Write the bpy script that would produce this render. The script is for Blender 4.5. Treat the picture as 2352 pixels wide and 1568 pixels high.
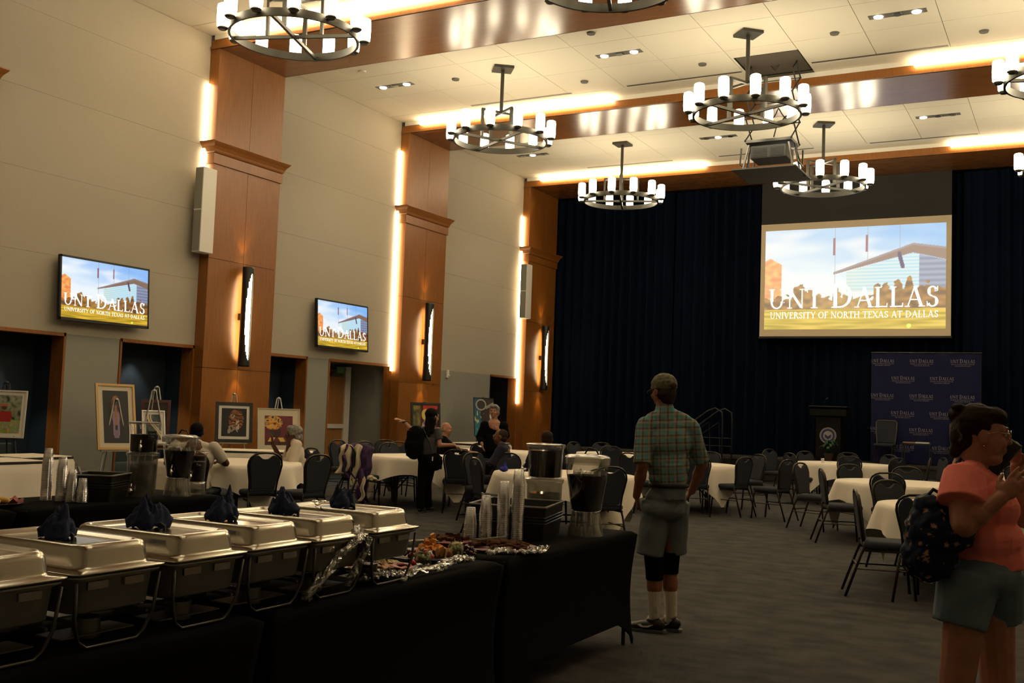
import bpy, bmesh, math, random
from math import sin, cos, pi, radians, sqrt, atan2, hypot
from mathutils import Vector, Matrix, noise
random.seed(7)
for o in list(bpy.data.objects): bpy.data.objects.remove(o)
SC = bpy.context.scene; COL = SC.collection

# ------------------------------------------------------------------ camera, world, light, exposure
cam = bpy.data.cameras.new('camera'); CAM = bpy.data.objects.new('camera', cam); COL.objects.link(CAM)
cam.sensor_width = 36.0; cam.lens = 2388.6457/2352*36; cam.clip_start = .05; cam.clip_end = 200
YAW, PIT, ROL, CH = .5004, .0666, .0364, 1.543
f_ = Vector((-sin(YAW)*cos(PIT), cos(YAW)*cos(PIT), sin(PIT))); r0 = Vector((cos(YAW), sin(YAW), 0)); u0 = r0.cross(f_)
r_ = cos(ROL)*r0+sin(ROL)*u0; u_ = -sin(ROL)*r0+cos(ROL)*u0
CAM.matrix_world = Matrix(((r_.x, u_.x, -f_.x, 0), (r_.y, u_.y, -f_.y, 0), (r_.z, u_.z, -f_.z, CH), (0, 0, 0, 1)))
SC.camera = CAM
W = bpy.data.worlds.new('world'); SC.world = W; W.use_nodes = True
W.node_tree.nodes['Background'].inputs[0].default_value = (.9, .8, .65, 1)
W.node_tree.nodes['Background'].inputs[1].default_value = .01
SC.view_settings.view_transform = 'Standard'; SC.view_settings.look = 'None'
SC.view_settings.gamma = 1; SC.view_settings.use_curve_mapping = False
SC.view_settings.exposure = 0.0
SC.cycles.transparent_max_bounces = 14; SC.cycles.max_bounces = 5; SC.cycles.diffuse_bounces = 3; SC.cycles.glossy_bounces = 3
SC.cycles.use_adaptive_sampling = True; SC.cycles.adaptive_threshold = .06; SC.cycles.adaptive_min_samples = 12
SHADE_E, STRIP_E, SCONCE_E, DOWN_W = 17.5, 26.0, 16.0, 42.0

# ------------------------------------------------------------------ materials
def srgb(c):
    return tuple((x/12.92 if x <= .04045 else ((x+.055)/1.055)**2.4) for x in c)
def mat(name, col, rough=.6, metal=0.0, nz=None, bump=None, emit=0, ecol=None, spec=.5, coat=0, attr=None, sheen=0):
    m = bpy.data.materials.new(name); m.use_nodes = True; nt = m.node_tree; N = nt.nodes; L = nt.links
    b = N['Principled BSDF']
    b.inputs['Base Color'].default_value = (*col, 1); b.inputs['Roughness'].default_value = rough; b.inputs['Metallic'].default_value = metal
    b.inputs['Specular IOR Level'].default_value = spec; b.inputs['Coat Weight'].default_value = coat; b.inputs['Sheen Weight'].default_value = sheen
    tc = N.new('ShaderNodeTexCoord')
    if nz:      # (scale, xyz stretch, second colour, detail)
        sc_, st, c2, det = nz
        mp = N.new('ShaderNodeMapping'); mp.inputs['Scale'].default_value = st; L.new(tc.outputs['Object'], mp.inputs[0])
        n = N.new('ShaderNodeTexNoise'); n.inputs['Scale'].default_value = sc_; n.inputs['Detail'].default_value = det; L.new(mp.outputs[0], n.inputs['Vector'])
        r = N.new('ShaderNodeValToRGB'); r.color_ramp.elements[0].position = .35; r.color_ramp.elements[1].position = .65
        r.color_ramp.elements[0].color = (*col, 1); r.color_ramp.elements[1].color = (*c2, 1)
        L.new(n.outputs['Fac'], r.inputs[0]); L.new(r.outputs[0], b.inputs['Base Color'])
    if bump:
        bs, bd, dist = bump
        n2 = N.new('ShaderNodeTexNoise'); n2.inputs['Scale'].default_value = bs; n2.inputs['Detail'].default_value = 4; L.new(tc.outputs['Object'], n2.inputs['Vector'])
        bp = N.new('ShaderNodeBump'); bp.inputs['Strength'].default_value = bd; bp.inputs['Distance'].default_value = dist
        L.new(n2.outputs['Fac'], bp.inputs['Height']); L.new(bp.outputs[0], b.inputs['Normal'])
    if emit:
        b.inputs['Emission Color'].default_value = (*(ecol or col), 1); b.inputs['Emission Strength'].default_value = emit
    if attr:
        a = N.new('ShaderNodeAttribute'); a.attribute_name = 'Col'
        if attr == 'emit':
            b.inputs['Base Color'].default_value = (.01, .01, .01, 1); L.new(a.outputs['Color'], b.inputs['Emission Color']); b.inputs['Emission Strength'].default_value = emit or 1
        else: L.new(a.outputs['Color'], b.inputs['Base Color'])
    return m
def clear(name, tint=(1, 1, 1), gl=.12, rough=.05, alpha=.0, acol=(.8, .8, .8)):
    m = bpy.data.materials.new(name); m.use_nodes = True; nt = m.node_tree; N = nt.nodes; L = nt.links; N.remove(N['Principled BSDF'])
    out = N['Material Output']; t = N.new('ShaderNodeBsdfTransparent'); t.inputs[0].default_value = (*tint, 1)
    g = N.new('ShaderNodeBsdfGlossy'); g.inputs['Roughness'].default_value = rough; g.inputs[0].default_value = (1, 1, 1, 1)
    lw = N.new('ShaderNodeLayerWeight'); lw.inputs[0].default_value = gl+.15
    mx = N.new('ShaderNodeMixShader'); mth = N.new('ShaderNodeMath'); mth.operation = 'MULTIPLY_ADD'; mth.inputs[1].default_value = .7; mth.inputs[2].default_value = gl*.4
    L.new(lw.outputs['Facing'], mth.inputs[0]); L.new(mth.outputs[0], mx.inputs[0]); L.new(t.outputs[0], mx.inputs[1]); L.new(g.outputs[0], mx.inputs[2])
    d = N.new('ShaderNodeBsdfDiffuse'); d.inputs[0].default_value = (*acol, 1); m2 = N.new('ShaderNodeMixShader'); m2.inputs[0].default_value = alpha
    L.new(mx.outputs[0], m2.inputs[1]); L.new(d.outputs[0], m2.inputs[2]); L.new(m2.outputs[0], out.inputs[0])
    return m
M = {}
M['wall'] = mat('wall_fabric_beige', (.40, .355, .275), .85, nz=(60, (1, 1, 1), (.38, .335, .26), 3), bump=(300, .1, .002))
M['wallgrey'] = mat('wall_paint_grey_green', (.27, .265, .225), .8, bump=(300, .08, .002))
M['joint'] = mat('dark_joint', (.10, .08, .06), .9)
M['walljoint'] = mat('wall_joint_beige', (.38, .32, .24), .9)
M['wood'] = mat('stained_cherry_wood', (.30, .112, .020), .38, nz=(5, (9, 9, .5), (.235, .083, .014), 6), spec=.45)
M['beamwood'] = mat('gloss_cherry_beam', (.30, .115, .025), .24, nz=(5, (.5, 9, 9), (.24, .086, .018), 6), spec=.6)
M['ceil'] = mat('ceiling_panel_cream', (.80, .74, .60), .8, bump=(500, .05, .001))
M['plaster'] = mat('white_cove_paint', (.75, .7, .6), .7)
M['carpet'] = mat('carpet_grey_brown', (.026, .024, .022), .95, nz=(2.4, (1.4, 2.1, 1), (.062, .058, .051), 12), bump=(180, .6, .01))
M['bluecarpet'] = mat('carpet_blue_border', (.014, .024, .040), .95, nz=(3, (1, 2, 1), (.022, .034, .052), 6))
M['bluewall'] = mat('niche_wall_navy', (.008, .020, .034), .7)
M['navy'] = mat('curtain_velvet_navy', (.0040, .0072, .0170), .95, spec=.03)
M['black'] = mat('black_paint', (.008, .008, .008), .5)
M['blackcloth'] = mat('black_stretch_cloth', (.004, .004, .0036), .9, spec=.08)
M['darkgrey'] = mat('projector_leader_black', (.03, .027, .024), .8)
M['bronze'] = mat('brushed_bronze_metal', (.055, .051, .038), .45, .5)
M['gunmetal'] = mat('sconce_dark_metal', (.06, .058, .052), .35, .8)
M['white'] = mat('white_paint', (.7, .67, .6), .5)
M['cloth'] = mat('ivory_tablecloth', (.82, .74, .62), .85, bump=(90, .15, .003))
M['steel'] = mat('polished_steel', (.50, .46, .39), .20, 1.0, bump=(14, .08, .004))
M['steelb'] = mat('brushed_steel_pan', (.17, .165, .15), .38, .75)
M['pan'] = mat('water_pan_steel', (.36, .35, .32), .42, .45)
M['framebar'] = mat('chafer_frame_dark_steel', (.09, .085, .075), .35, .8)
M['chair'] = mat('chair_fabric_slate', (.020, .024, .034), .85, bump=(500, .3, .002))
M['chairmetal'] = mat('chair_frame_dark_bronze', (.055, .045, .033), .35, .8)
M['legmetal'] = mat('table_leg_black', (.02, .02, .02), .5)
M['shade'] = mat('lit_glass_shade', (.9, .85, .75), .4, emit=SHADE_E, ecol=(1, .86, .60))
M['strip'] = mat('led_strip_warm', (.9, .85, .75), .4, emit=STRIP_E, ecol=(1, .80, .50))
M['sconcelit'] = mat('sconce_tube_lit', (.9, .9, .8), .4, emit=SCONCE_E, ecol=(1, .80, .48))
M['bulb'] = mat('downlight_lens_lit', (.9, .9, .9), .4, emit=14, ecol=(1, .93, .8))
M['vent'] = mat('vent_slot_grey', (.12, .11, .09), .7)
M['clear'] = clear('clear_plastic', gl=.14, rough=.06)
M['cup'] = clear('clear_cup_plastic', tint=(.99, .99, .99), gl=.20, rough=.10, alpha=.06, acol=(.9, .88, .9))
M['frost'] = clear('frosted_plastic', tint=(.75, .74, .7), gl=.2, rough=.2, alpha=.18, acol=(.5, .48, .42))
M['wrap'] = clear('plastic_wrap', tint=(.9, .9, .88), gl=.38, rough=.12, alpha=.10, acol=(.75, .7, .62))
M['glass'] = clear('jar_glass', tint=(.85, .9, .8), gl=.2, rough=.03)
M['tea'] = mat('dark_tea', (.008, .003, .0015), .08)
M['chrome'] = mat('chrome_tap', (.8, .78, .72), .12, 1.0)
M['crate'] = mat('black_crate_plastic', (.007, .007, .007), .4)
M['crateedge'] = mat('crate_rim_grey', (.28, .26, .22), .35)
M['bluenap'] = mat('royal_blue_napkin', (.008, .016, .06), .85, bump=(60, .4, .004))
M['green'] = mat('leaf_green', (.02, .07, .015), .6)
M['backdrop'] = mat('navy_print_vinyl', (.016, .018, .060), .8, spec=.1)
M['printwhite'] = mat('printed_white', (.36, .34, .34), .7)
M['lectern'] = mat('lectern_black_wood', (.006, .005, .004), .6, spec=.15)

# ------------------------------------------------------------------ mesh helpers
class G:
    def __init__(s): s.v = []; s.f = []
    def add(s, vs, fs):
        n = len(s.v); s.v += [tuple(v) for v in vs]; s.f += [tuple(i+n for i in f) for f in fs]; return s
    def box(s, x0, x1, y0, y1, z0, z1, R=None):
        vs = [(x, y, z) for z in (z0, z1) for y in (y0, y1) for x in (x0, x1)]
        if R is not None: vs = [tuple(R@Vector(v)) for v in vs]
        return s.add(vs, [(0, 2, 3, 1), (4, 5, 7, 6), (0, 1, 5, 4), (2, 6, 7, 3), (0, 4, 6, 2), (1, 3, 7, 5)])
    def lathe(s, prof, n=24, c=(0, 0, 0), cap0=True, cap1=True, axis=None):
        vs = []; fs = []; R = axis or Matrix.Identity(3)
        for r, z in prof:
            for i in range(n):
                a = 2*pi*i/n; vs.append(tuple(Vector(c)+R@Vector((r*cos(a), r*sin(a), z))))
        for j in range(len(prof)-1):
            for i in range(n): fs.append((j*n+i, j*n+(i+1) % n, (j+1)*n+(i+1) % n, (j+1)*n+i))
        if cap0: fs.append(tuple(reversed(range(n))))
        if cap1: fs.append(tuple((len(prof)-1)*n+i for i in range(n)))
        return s.add(vs, fs)
    def cone(s, p0, p1, r0, r1, n=12):
        p0 = Vector(p0); p1 = Vector(p1); d = p1-p0
        R = d.to_track_quat('Z', 'Y').to_matrix()
        return s.lathe([(r0, 0), (r1, d.length)], n, tuple(p0), axis=R)
    def cap(s, p0, p1, r0, r1, n=12):
        s.cone(p0, p1, r0, r1, n); s.ell(p0, (r0,)*3, n=n); s.ell(p1, (r1,)*3, n=n); return s
    def ell(s, c, r, R=None, n=12):
        vs = []; fs = []; m = max(6, n//2+2)
        for j in range(1, m):
            t = pi*j/m
            for i in range(n):
                a = 2*pi*i/n; v = Vector((r[0]*sin(t)*cos(a), r[1]*sin(t)*sin(a), r[2]*cos(t)))
                vs.append(v)
        k = len(vs); vs += [Vector((0, 0, r[2])), Vector((0, 0, -r[2]))]
        for j in range(m-2):
            for i in range(n): fs.append((j*n+i, (j+1)*n+i, (j+1)*n+(i+1) % n, j*n+(i+1) % n))
        for i in range(n): fs.append((k, i, (i+1) % n)); fs.append((k+1, (m-2)*n+(i+1) % n, (m-2)*n+i))
        if R is not None: vs = [R@v for v in vs]
        return s.add([tuple(Vector(c)+v) for v in vs], fs)
    def tube(s, pts, r, n=8, closed=False):
        P = [Vector(p) for p in pts]; vs = []; fs = []; m = len(P); up = None
        for i, p in enumerate(P):
            d = (P[(i+1) % m]-P[i-1]) if closed else (P[min(i+1, m-1)]-P[max(i-1, 0)])
            d.normalize()
            if up is None:
                up = Vector((0, 0, 1)) if abs(d.z) < .9 else Vector((1, 0, 0))
            a = d.cross(up).normalized(); b = a.cross(d).normalized(); up = b
            rr = r[i] if isinstance(r, (list, tuple)) else r
            for k in range(n):
                t = 2*pi*k/n; vs.append(tuple(p+a*rr*cos(t)+b*rr*sin(t)))
        for i in range(m if closed else m-1):
            j = (i+1) % m
            for k in range(n): fs.append((i*n+k, i*n+(k+1) % n, j*n+(k+1) % n, j*n+k))
        if not closed: fs += [tuple(reversed(range(n))), tuple((m-1)*n+k for k in range(n))]
        return s.add(vs, fs)
    def prism(s, poly, h0, h1, f):       # poly 2D, f(a,b,h)->xyz
        n = len(poly); vs = [f(a, b, h0) for a, b in poly]+[f(a, b, h1) for a, b in poly]
        fs = [tuple(reversed(range(n))), tuple(range(n, 2*n))]+[(i, (i+1) % n, n+(i+1) % n, n+i) for i in range(n)]
        return s.add(vs, fs)
    def rr(s, levels, k=5, cap0=True, cap1=True, c=(0, 0, 0)):   # loft of rounded rectangles (hx,hy,r,z)
        vs = []; fs = []; n = 4*k
        for hx, hy, r, z in levels:
            for q, (sx, sy) in enumerate(((1, 1), (-1, 1), (-1, -1), (1, -1))):
                for i in range(k):
                    a = q*pi/2+(pi/2)*i/(k-1); vs.append((c[0]+sx*(hx-r)+r*cos(a), c[1]+sy*(hy-r)+r*sin(a), c[2]+z))
        for j in range(len(levels)-1):
            for i in range(n): fs.append((j*n+i, j*n+(i+1) % n, (j+1)*n+(i+1) % n, (j+1)*n+i))
        if cap0: fs.append(tuple(reversed(range(n))))
        if cap1: fs.append(tuple((len(levels)-1)*n+i for i in range(n)))
        return s.add(vs, fs)
    def grid(s, nu, nv, f, closed=False):
        vs = [f(i/(nu if closed else nu-1), j/(nv-1)) for j in range(nv) for i in range(nu)]
        fs = []
        for j in range(nv-1):
            for i in range(nu if closed else nu-1):
                i2 = (i+1) % nu; fs.append((j*nu+i, j*nu+i2, (j+1)*nu+i2, (j+1)*nu+i))
        return s.add(vs, fs)
    def mesh(s, name, m, smooth=False):
        me = bpy.data.meshes.new(name); me.from_pydata(s.v, [], s.f)
        ms = m if isinstance(m, (list, tuple)) else [m]
        for x in ms: me.materials.append(x)
        if smooth: me.shade_smooth()
        me.update(); return me
    def obj(s, name, m, parent=None, loc=None, rz=0, smooth=False, bevel=0, label=None, cat=None, group=None, kind=None, sharp=False):
        o = bpy.data.objects.new(name, s.mesh(name, m, smooth)); COL.objects.link(o)
        if loc is not None: o.location = loc
        o.rotation_euler = (0, 0, rz)
        if parent is not None: o.parent = parent
        if smooth and sharp:
            o.data.set_sharp_from_angle(angle=radians(35))
        if bevel:
            b = o.modifiers.new('bevel', 'BEVEL'); b.width = bevel; b.segments = 2; b.limit_method = 'ANGLE'
        tag(o, label, cat, group, kind); return o
def tag(o, label=None, cat=None, group=None, kind=None):
    if label: o['label'] = label
    if cat: o['category'] = cat
    if group: o['group'] = group
    if kind: o['kind'] = kind
    return o
def thing(name, label, cat, loc=(0, 0, 0), rz=0, group=None):
    o = bpy.data.objects.new(name, None); COL.objects.link(o); o.location = loc; o.rotation_euler = (0, 0, rz)
    o.empty_display_size = .1
    return tag(o, label, cat, group)
def dup(root, loc, rz, label=None, group=None):
    r = root.copy(); COL.objects.link(r); r.location = loc; r.rotation_euler = (root.rotation_euler[0], root.rotation_euler[1], rz)
    if label: r['label'] = label
    if group: r['group'] = group
    for ch in list(root.children):
        c = ch.copy(); COL.objects.link(c); c.parent = r
        for g in ch.children:
            d = g.copy(); COL.objects.link(d); d.parent = c
    return r
def part(src, parent, loc=None):
    c = src.copy(); COL.objects.link(c); c.parent = parent
    if loc is not None: c.location = loc
    return c
def struct(g, name, m, **k): return g.obj(name, m, kind='structure', **k)
def Rz(a): return Matrix.Rotation(a, 3, 'Z')

# ------------------------------------------------------------------ serif lettering
def glyph(ch):
    T, t, S = .15, .06, .045; P = []
    def q(x0, y0, x1, y1, w):
        d = Vector((x1-x0, y1-y0)); 
        if abs(d.y) > abs(d.x)*.3: P.append([(x0-w/2, y0), (x0+w/2, y0), (x1+w/2, y1), (x1-w/2, y1)])
        else: P.append([(x0, y0-w/2), (x1, y1-w/2), (x1, y1+w/2), (x0, y0+w/2)])
    def sf(x, y, w=.3): P.append([(x-w/2, y), (x+w/2, y), (x+w/2, y+S), (x-w/2, y+S)] if y < .5 else [(x-w/2, y-S), (x+w/2, y-S), (x+w/2, y), (x-w/2, y)])
    def arc(cx, cy, rx, ry, a0, a1, n=14, thick='x', T_=T, t_=t):
        for i in range(n):
            A = [a0+(a1-a0)*k/n for k in (i, i+1)]; pts = []
            for a in A:
                w = t_+(T_-t_)*abs(cos(a))**1.5
                pts.append(((cx+(rx)*cos(a), cy+(ry)*sin(a)), (cx+(rx-w)*cos(a), cy+(ry-min(w, t_*1.3))*sin(a))))
            P.append([pts[0][0], pts[1][0], pts[1][1], pts[0][1]])
    w = .8
    if ch == 'U': q(.17, .36, .17, 1, T); q(.72, .36, .72, 1, t); arc(.42, .36, .32, .38, pi, 2*pi, T_=.11); sf(.17, 1); sf(.72, 1, .24); w = .9
    elif ch == 'N': q(.15, 0, .15, 1, t); q(.14, .96, .76, .02, T); q(.78, 0, .78, 1, t); sf(.15, 0, .26); sf(.12, 1, .26); sf(.78, 1, .26); w = .95
    elif ch == 'T': P.append([(.02, .94), (.78, .94), (.78, 1), (.02, 1)]); q(.4, 0, .4, 1, T); sf(.4, 0, .34); q(.05, .8, .03, 1, S); q(.75, .8, .77, 1, S)
    elif ch == 'D': q(.17, 0, .17, 1, T); arc(.36, .5, .48, .5, -pi/2, pi/2); P.append([(.1, 0), (.38, 0), (.38, t), (.1, t)]); P.append([(.1, 1-t), (.38, 1-t), (.38, 1), (.1, 1)]); sf(.14, 0, .24); sf(.14, 1, .24); w = .92
    elif ch == 'A': q(.12, 0, .44, 1, t); q(.76, 0, .44, 1, T); q(.24, .35, .62, .35, t*.9); sf(.1, 0, .24); sf(.77, 0, .3); w = .88
    elif ch == 'V': q(.12, 1, .44, 0, T); q(.76, 1, .44, 0, t); sf(.12, 1, .3); sf(.76, 1, .24); w = .86
    elif ch == 'L': q(.17, 0, .17, 1, T); P.append([(.1, 0), (.62, 0), (.62, t), (.1, t)]); q(.6, 0, .62, .2, S); sf(.17, 1); sf(.14, 0, .24); w = .68
    elif ch == 'S':
        arc(.33, .74, .24, .26, pi*.12, pi*1.5); arc(.33, .25, .27, .27, -pi*.88, pi*.5); q(.1, .02, .08, .26, S); q(.55, .76, .56, .98, S); w = .66
    elif ch == 'C': arc(.46, .5, .42, .5, pi*.25, pi*1.75); q(.76, .74, .77, .98, S); w = .84
    elif ch == 'I': q(.17, 0, .17, 1, T); sf(.17, 0); sf(.17, 1); w = .36
    elif ch in 'EF':
        q(.17, 0, .17, 1, T); P.append([(.1, .94), (.6, .94), (.6, 1), (.1, 1)]); P.append([(.17, .49), (.5, .49), (.5, .55), (.17, .55)]); q(.58, .82, .6, 1, S); sf(.15, 0, .28); w = .64
        if ch == 'E': P.append([(.1, 0), (.62, 0), (.62, t), (.1, t)]); q(.6, 0, .62, .18, S); w = .68
    elif ch in 'RPB':
        q(.17, 0, .17, 1, T); arc(.36, .76, .24, .24, -pi/2, pi/2); P.append([(.1, .94), (.38, .94), (.38, 1), (.1, 1)]); P.append([(.17, .5), (.38, .5), (.38, .56), (.17, .56)]); sf(.15, 0, .3)
        if ch == 'R': q(.74, 0, .4, .54, T); sf(.74, 0, .2)
        if ch == 'B': arc(.36, .27, .28, .27, -pi/2, pi/2)
    elif ch == 'Y': q(.4, 0, .4, .48, T); q(.1, 1, .4, .45, T); q(.72, 1, .42, .45, t); sf(.4, 0); sf(.1, 1, .28); sf(.72, 1, .22); w = .8
    elif ch in 'OQ': arc(.46, .5, .44, .5, 0, 2*pi, 28); w = .94
    elif ch == 'H': q(.17, 0, .17, 1, T); q(.74, 0, .74, 1, T); q(.17, .5, .74, .5, t); [sf(x, y, .28) for x in (.17, .74) for y in (0, 1)]; w = .92
    elif ch == 'X': q(.1, 1, .72, 0, T); q(.1, 0, .72, 1, t); sf(.1, 1, .26); sf(.72, 0, .26); sf(.1, 0, .22); sf(.72, 1, .22)
    elif ch == 'M': q(.12, 0, .14, 1, t); q(.16, 1, .5, 0, T); q(.82, 1, .5, 0, t); q(.86, 0, .84, 1, T); w = 1.0
    elif ch == ' ': w = .34
    return P, w
def lettering(txt, x0, x1, y0, h, big=()):     # returns polygons fitted between x0..x1
    P = []; x = 0
    for i, c in enumerate(txt):
        ps, w = glyph(c); s = 1.22 if i in big else 1
        P += [[(x+a*s, b*s) for a, b in p] for p in ps]; x += w*s+.05
    k = (x1-x0)/x
    return [[(x0+a*k, y0+b*h) for a, b in p] for p in P]
def flat_polys(g, polys, f):
    for p in polys: g.add([f(a, b) for a, b in p], [tuple(range(len(p)))])
def picture_mesh(name, w, h, nu, nv, fn, m, parent, f, **kw):     # grid print with a colour attribute; f(x,z)->xyz
    g = G(); g.grid(nu, nv, lambda u, v: f((u-.5)*w, (v-.5)*h)); o = g.obj(name, m, parent, **kw)
    ca = o.data.color_attributes.new('Col', 'FLOAT_COLOR', 'POINT'); buf = []
    for j in range(nv):
        for i in range(nu): buf += [*srgb([min(1, max(0, c)) for c in fn(i/(nu-1), j/(nv-1))]), 1]
    ca.data.foreach_set('color', buf); return o
def nz(x, y, s=1, o=0): return noise.noise(Vector((x*s, y*s, o)))
def mixc(a, b, t):
    t = min(1, max(0, t)); return tuple(p+(q-p)*t for p, q in zip(a, b))
def campus(u, v):
    x, y = u, v; c = mixc((.93, .97, 1), (.50, .72, .98), (x*.6+y*.8-.55)*1.4+.25*nz(x, y*2, 4)); c = mixc(c, (.98, .98, 1), max(0, nz(x*1.5, y*3, 3, 5))*1.2)
    if y < .44: c = mixc(c, (.95, .93, .90), (.44-y)*2.5)
    for px, w in ((.405, .003), (.585, .003), (.76, .0025)):
        if abs(x-px) < w and y > .2: c = mixc(c, (.55, .5, .5), .6)
    for px, y0, y1 in ((.40, .73, .9), (.582, .75, .92)):
        if px-.008 < x < px+.006 and y0 < y < y1: c = (.55, .3, .35)
    roof = lambda x: .56+(x-.395)*.60 if x < .83 else .82-(x-.83)*.28
    if x > .395 and y < roof(x) and y > roof(x)-.022-max(0, (x-.395))*.16: c = (.55, .48, .50) if y > roof(x)-.02 else (.50, .38, .33)
    if x > .47 and .36 < y < roof(x)-.03-(x-.395)*.155:
        if x < .86: c = mixc((.62, .85, .95), (.85, .92, .95), .5+.5*sin(y*190)); c = mixc(c, (.95, .9, .7), max(0, .65-x)*1.5)
        else: c = mixc((.42, .45, .6), (.55, .6, .72), .5+.5*sin(y*120))
    if x > .76-.012 and x < .785 and .58 < y < .74 and abs(x-.752-(0.74-y)*.16) < .011: c = (.25, .2, .35)
    if x < .1 and y < .72-abs(x-.03)*1.0 and y > .2: c = mixc((.93, .48, .28), (.98, .72, .35), .5+nz(x, y, 25)); 
    tr = .24+.17*abs(nz(x*2, 3.1, 9))+.06*nz(x, y, 30)+(.09 if .17 < x < .28 or x > .62 else 0)
    if y < tr+.06: c = mixc((.66, .42, .16), (.36, .23, .12), .5+1.1*nz(x, y, 22)); c = mixc(c, (.97, .83, .45), .35*max(0, 1-abs(x-.45)*3))
    if y < .2: c = mixc((.90, .73, .18), (.62, .50, .05), .5+nz(x*.4, y*3, 14)-y)
    if hypot(x-.81, (y-.03)*.6) < .012: c = (.85, 1, .3)
    return c
def campus_washed(u, v):
    c = campus(u, v); return mixc(c, (1, .96, .86), .36)

# ================================================================== STRUCTURE
XW, XC, ZC, ZB, ZS, ZK = -13.755, -13.53, 8.095, 7.836, 2.476, 6.13
XR = 4.1; YB = -1.6; YP = 27.3
COLS = [-4.71, 1.34, 7.39, 13.44, 19.47, 25.53]; CW = 1.75
struct(G().box(XW-2, XR+.3, YB-.3, YP+.2, -.1, 0), 'floor', M['carpet'])
struct(G().box(XW-.55, XW+1.3, 9.3, 26, 0.0, .004), 'trim_blue_carpet_border', M['bluecarpet'])
ceil = struct(G().box(XW-.3, XR+.3, YB-.3, 31, ZC+.012, ZC+.2), 'ceiling', M['joint'])
xs = [-4.37+1.21*k for k in range(-8, 8)]; xs[0] = XW; xs[-1] = XR
def ceil_rows(y0, y1):
    n = 3; return [y0+(y1-y0)*i/n for i in range(n+1)]
HX0, HX1, HY0, HY1 = -5.53, -4.36, 18.12, 19.32        # projector hatch
pm = {}
for b in range(1, 6):
    y0 = COLS[b-1]+CW; y1 = COLS[b]; rows = ceil_rows(y0, y1-.5)
    if b < 3:     # behind / above the camera: one slab
        G().box(XW, XR, y0, y1, ZC, ZC+.01).obj('ceiling_slab', M['ceil'], ceil); continue
    for i in range(len(xs)-1):
        for j in range(3):
            a0, a1, c0, c1 = xs[i]+.005, xs[i+1]-.005, rows[j]+.005, rows[j+1]-.005
            if b == 4 and a1 > HX0 and a0 < HX1 and c1 > HY0 and c0 < HY1:
                segs = [(a0, a1, c0, min(c1, HY0))] if c0 < HY0-.02 else []
                if a0 < HX0-.02: segs.append((a0, HX0, max(c0, HY0), c1))
                if a1 > HX1+.02: segs.append((HX1, a1, max(c0, HY0), c1))
            else: segs = [(a0, a1, c0, c1)]
            for s in segs: G().box(s[0], s[1], s[2], s[3], ZC, ZC+.03).obj('ceiling_panel', M['ceil'], ceil)
    g = G()
    if b == 4: g.box(XW, HX0, y1-.49, y1-.005, ZC, ZC+.03); g.box(HX1, XR, y1-.49, y1-.005, ZC, ZC+.03)
    else: g.box(XW, XR, y1-.49, y1-.005, ZC, ZC+.03)
    g.obj('ceiling_edge_panel', M['ceil'], ceil)
    # linear air slots beside the beam
    for s0, s1 in ((-11.55, -9.15), (-7.93, -5.6), (-4.3, -1.98)):
        G().box(s0, s1, y1-.60, y1-.535, ZC-.004, ZC+.002).obj('ceiling_vent', M['vent'], label='narrow dark air slot in the cream ceiling, %s of the %s bay' % ({-11.55: 'left', -7.93: 'middle', -4.3: 'right'}[s0], {3: 'nearest', 4: 'middle', 5: 'farthest'}[b]), cat='vent', group='linear air slots')
# walls
wl = struct(G().box(XW-.3, XW-.012, YB, YP+4, ZS+.02, ZC+.1), 'wall_left', M['walljoint'])
ZP = [ZS, 3.66, 4.88, 6.08, 7.28, ZC]
for b in range(0, 6):
    y0 = (COLS[b-1]+CW) if b else YB; y1 = COLS[b]
    if y1 < YB: continue
    y0 = max(y0, YB)
    if b == 5: y1 = COLS[5]
    for k in range(5): G().box(XW-.03, XW, y0, y1+.2, ZP[k]+.0015, ZP[k+1]-.0015).obj('wall_panel', M['wall'], wl)
struct(G().box(XR, XR+.3, YB, YP+4, 0, ZC), 'wall_right', M['wall'])
struct(G().box(XW-.3, XR+.3, YB-.3, YB, 0, ZC), 'wall_back', M['wall'])
# lower wall: grey piers between niches
niche_x = -14.42
lo = struct(G().box(XW-.27, XW, 10.79, 11.81, 0, ZS), 'wall_left_lower', M['wallgrey'])
for y0, y1 in ((16.54, 17.22), (21.22, 24.02)): G().box(XW-.27, XW, y0, y1, 0, ZS).obj('wall_pier', M['wallgrey'], lo)
G().box(XW-.27, XW, YB, 8.9, 0, ZS).obj('wall_pier', M['wallgrey'], lo)
for y0, y1 in ((10.79, 11.81), (16.54, 17.22), (21.22, 24.02)):
    struct(G().box(XW, XW+.018, y0, y1, 0, .16), 'baseboard_left', M['wood'])
# niches: soffit, jambs, back
nich = struct(G().box(niche_x-.1, niche_x, 7.3, 16.6, 0, ZS+.1), 'wall_niche_back', M['bluewall'])
G().box(niche_x-.1, XW-.02, 7.3, 16.6, ZS+.02, ZS+.12).obj('niche_ceiling', M['black'], nich)
for y0, y1, nm in ((8.9, 10.77, 1), (11.83, 13.44, 2), (15.19, 16.52, 3)):
    fr = struct(G().box(XW-.27, XW+.012, y0, y1, ZS-.035, ZS+.02), 'trim_%d' % nm, M['wood'])
    G().box(XW-.27, XW+.012, y1-.03, y1+.012, 0, ZS+.02).obj('jamb', M['wood'], fr)
    G().box(XW-.27, XW+.012, y0-.012, y0+.03, 0, ZS+.02).obj('jamb', M['wood'], fr)
    G().box(niche_x, XW-.27, y1-.02, y1+.06, 0, ZS+.02).obj('side_wall', M['bluewall'], fr)
    G().box(niche_x, XW-.27, y0-.06, y0+.02, 0, ZS+.02).obj('side_wall', M['bluewall'], fr)
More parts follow.
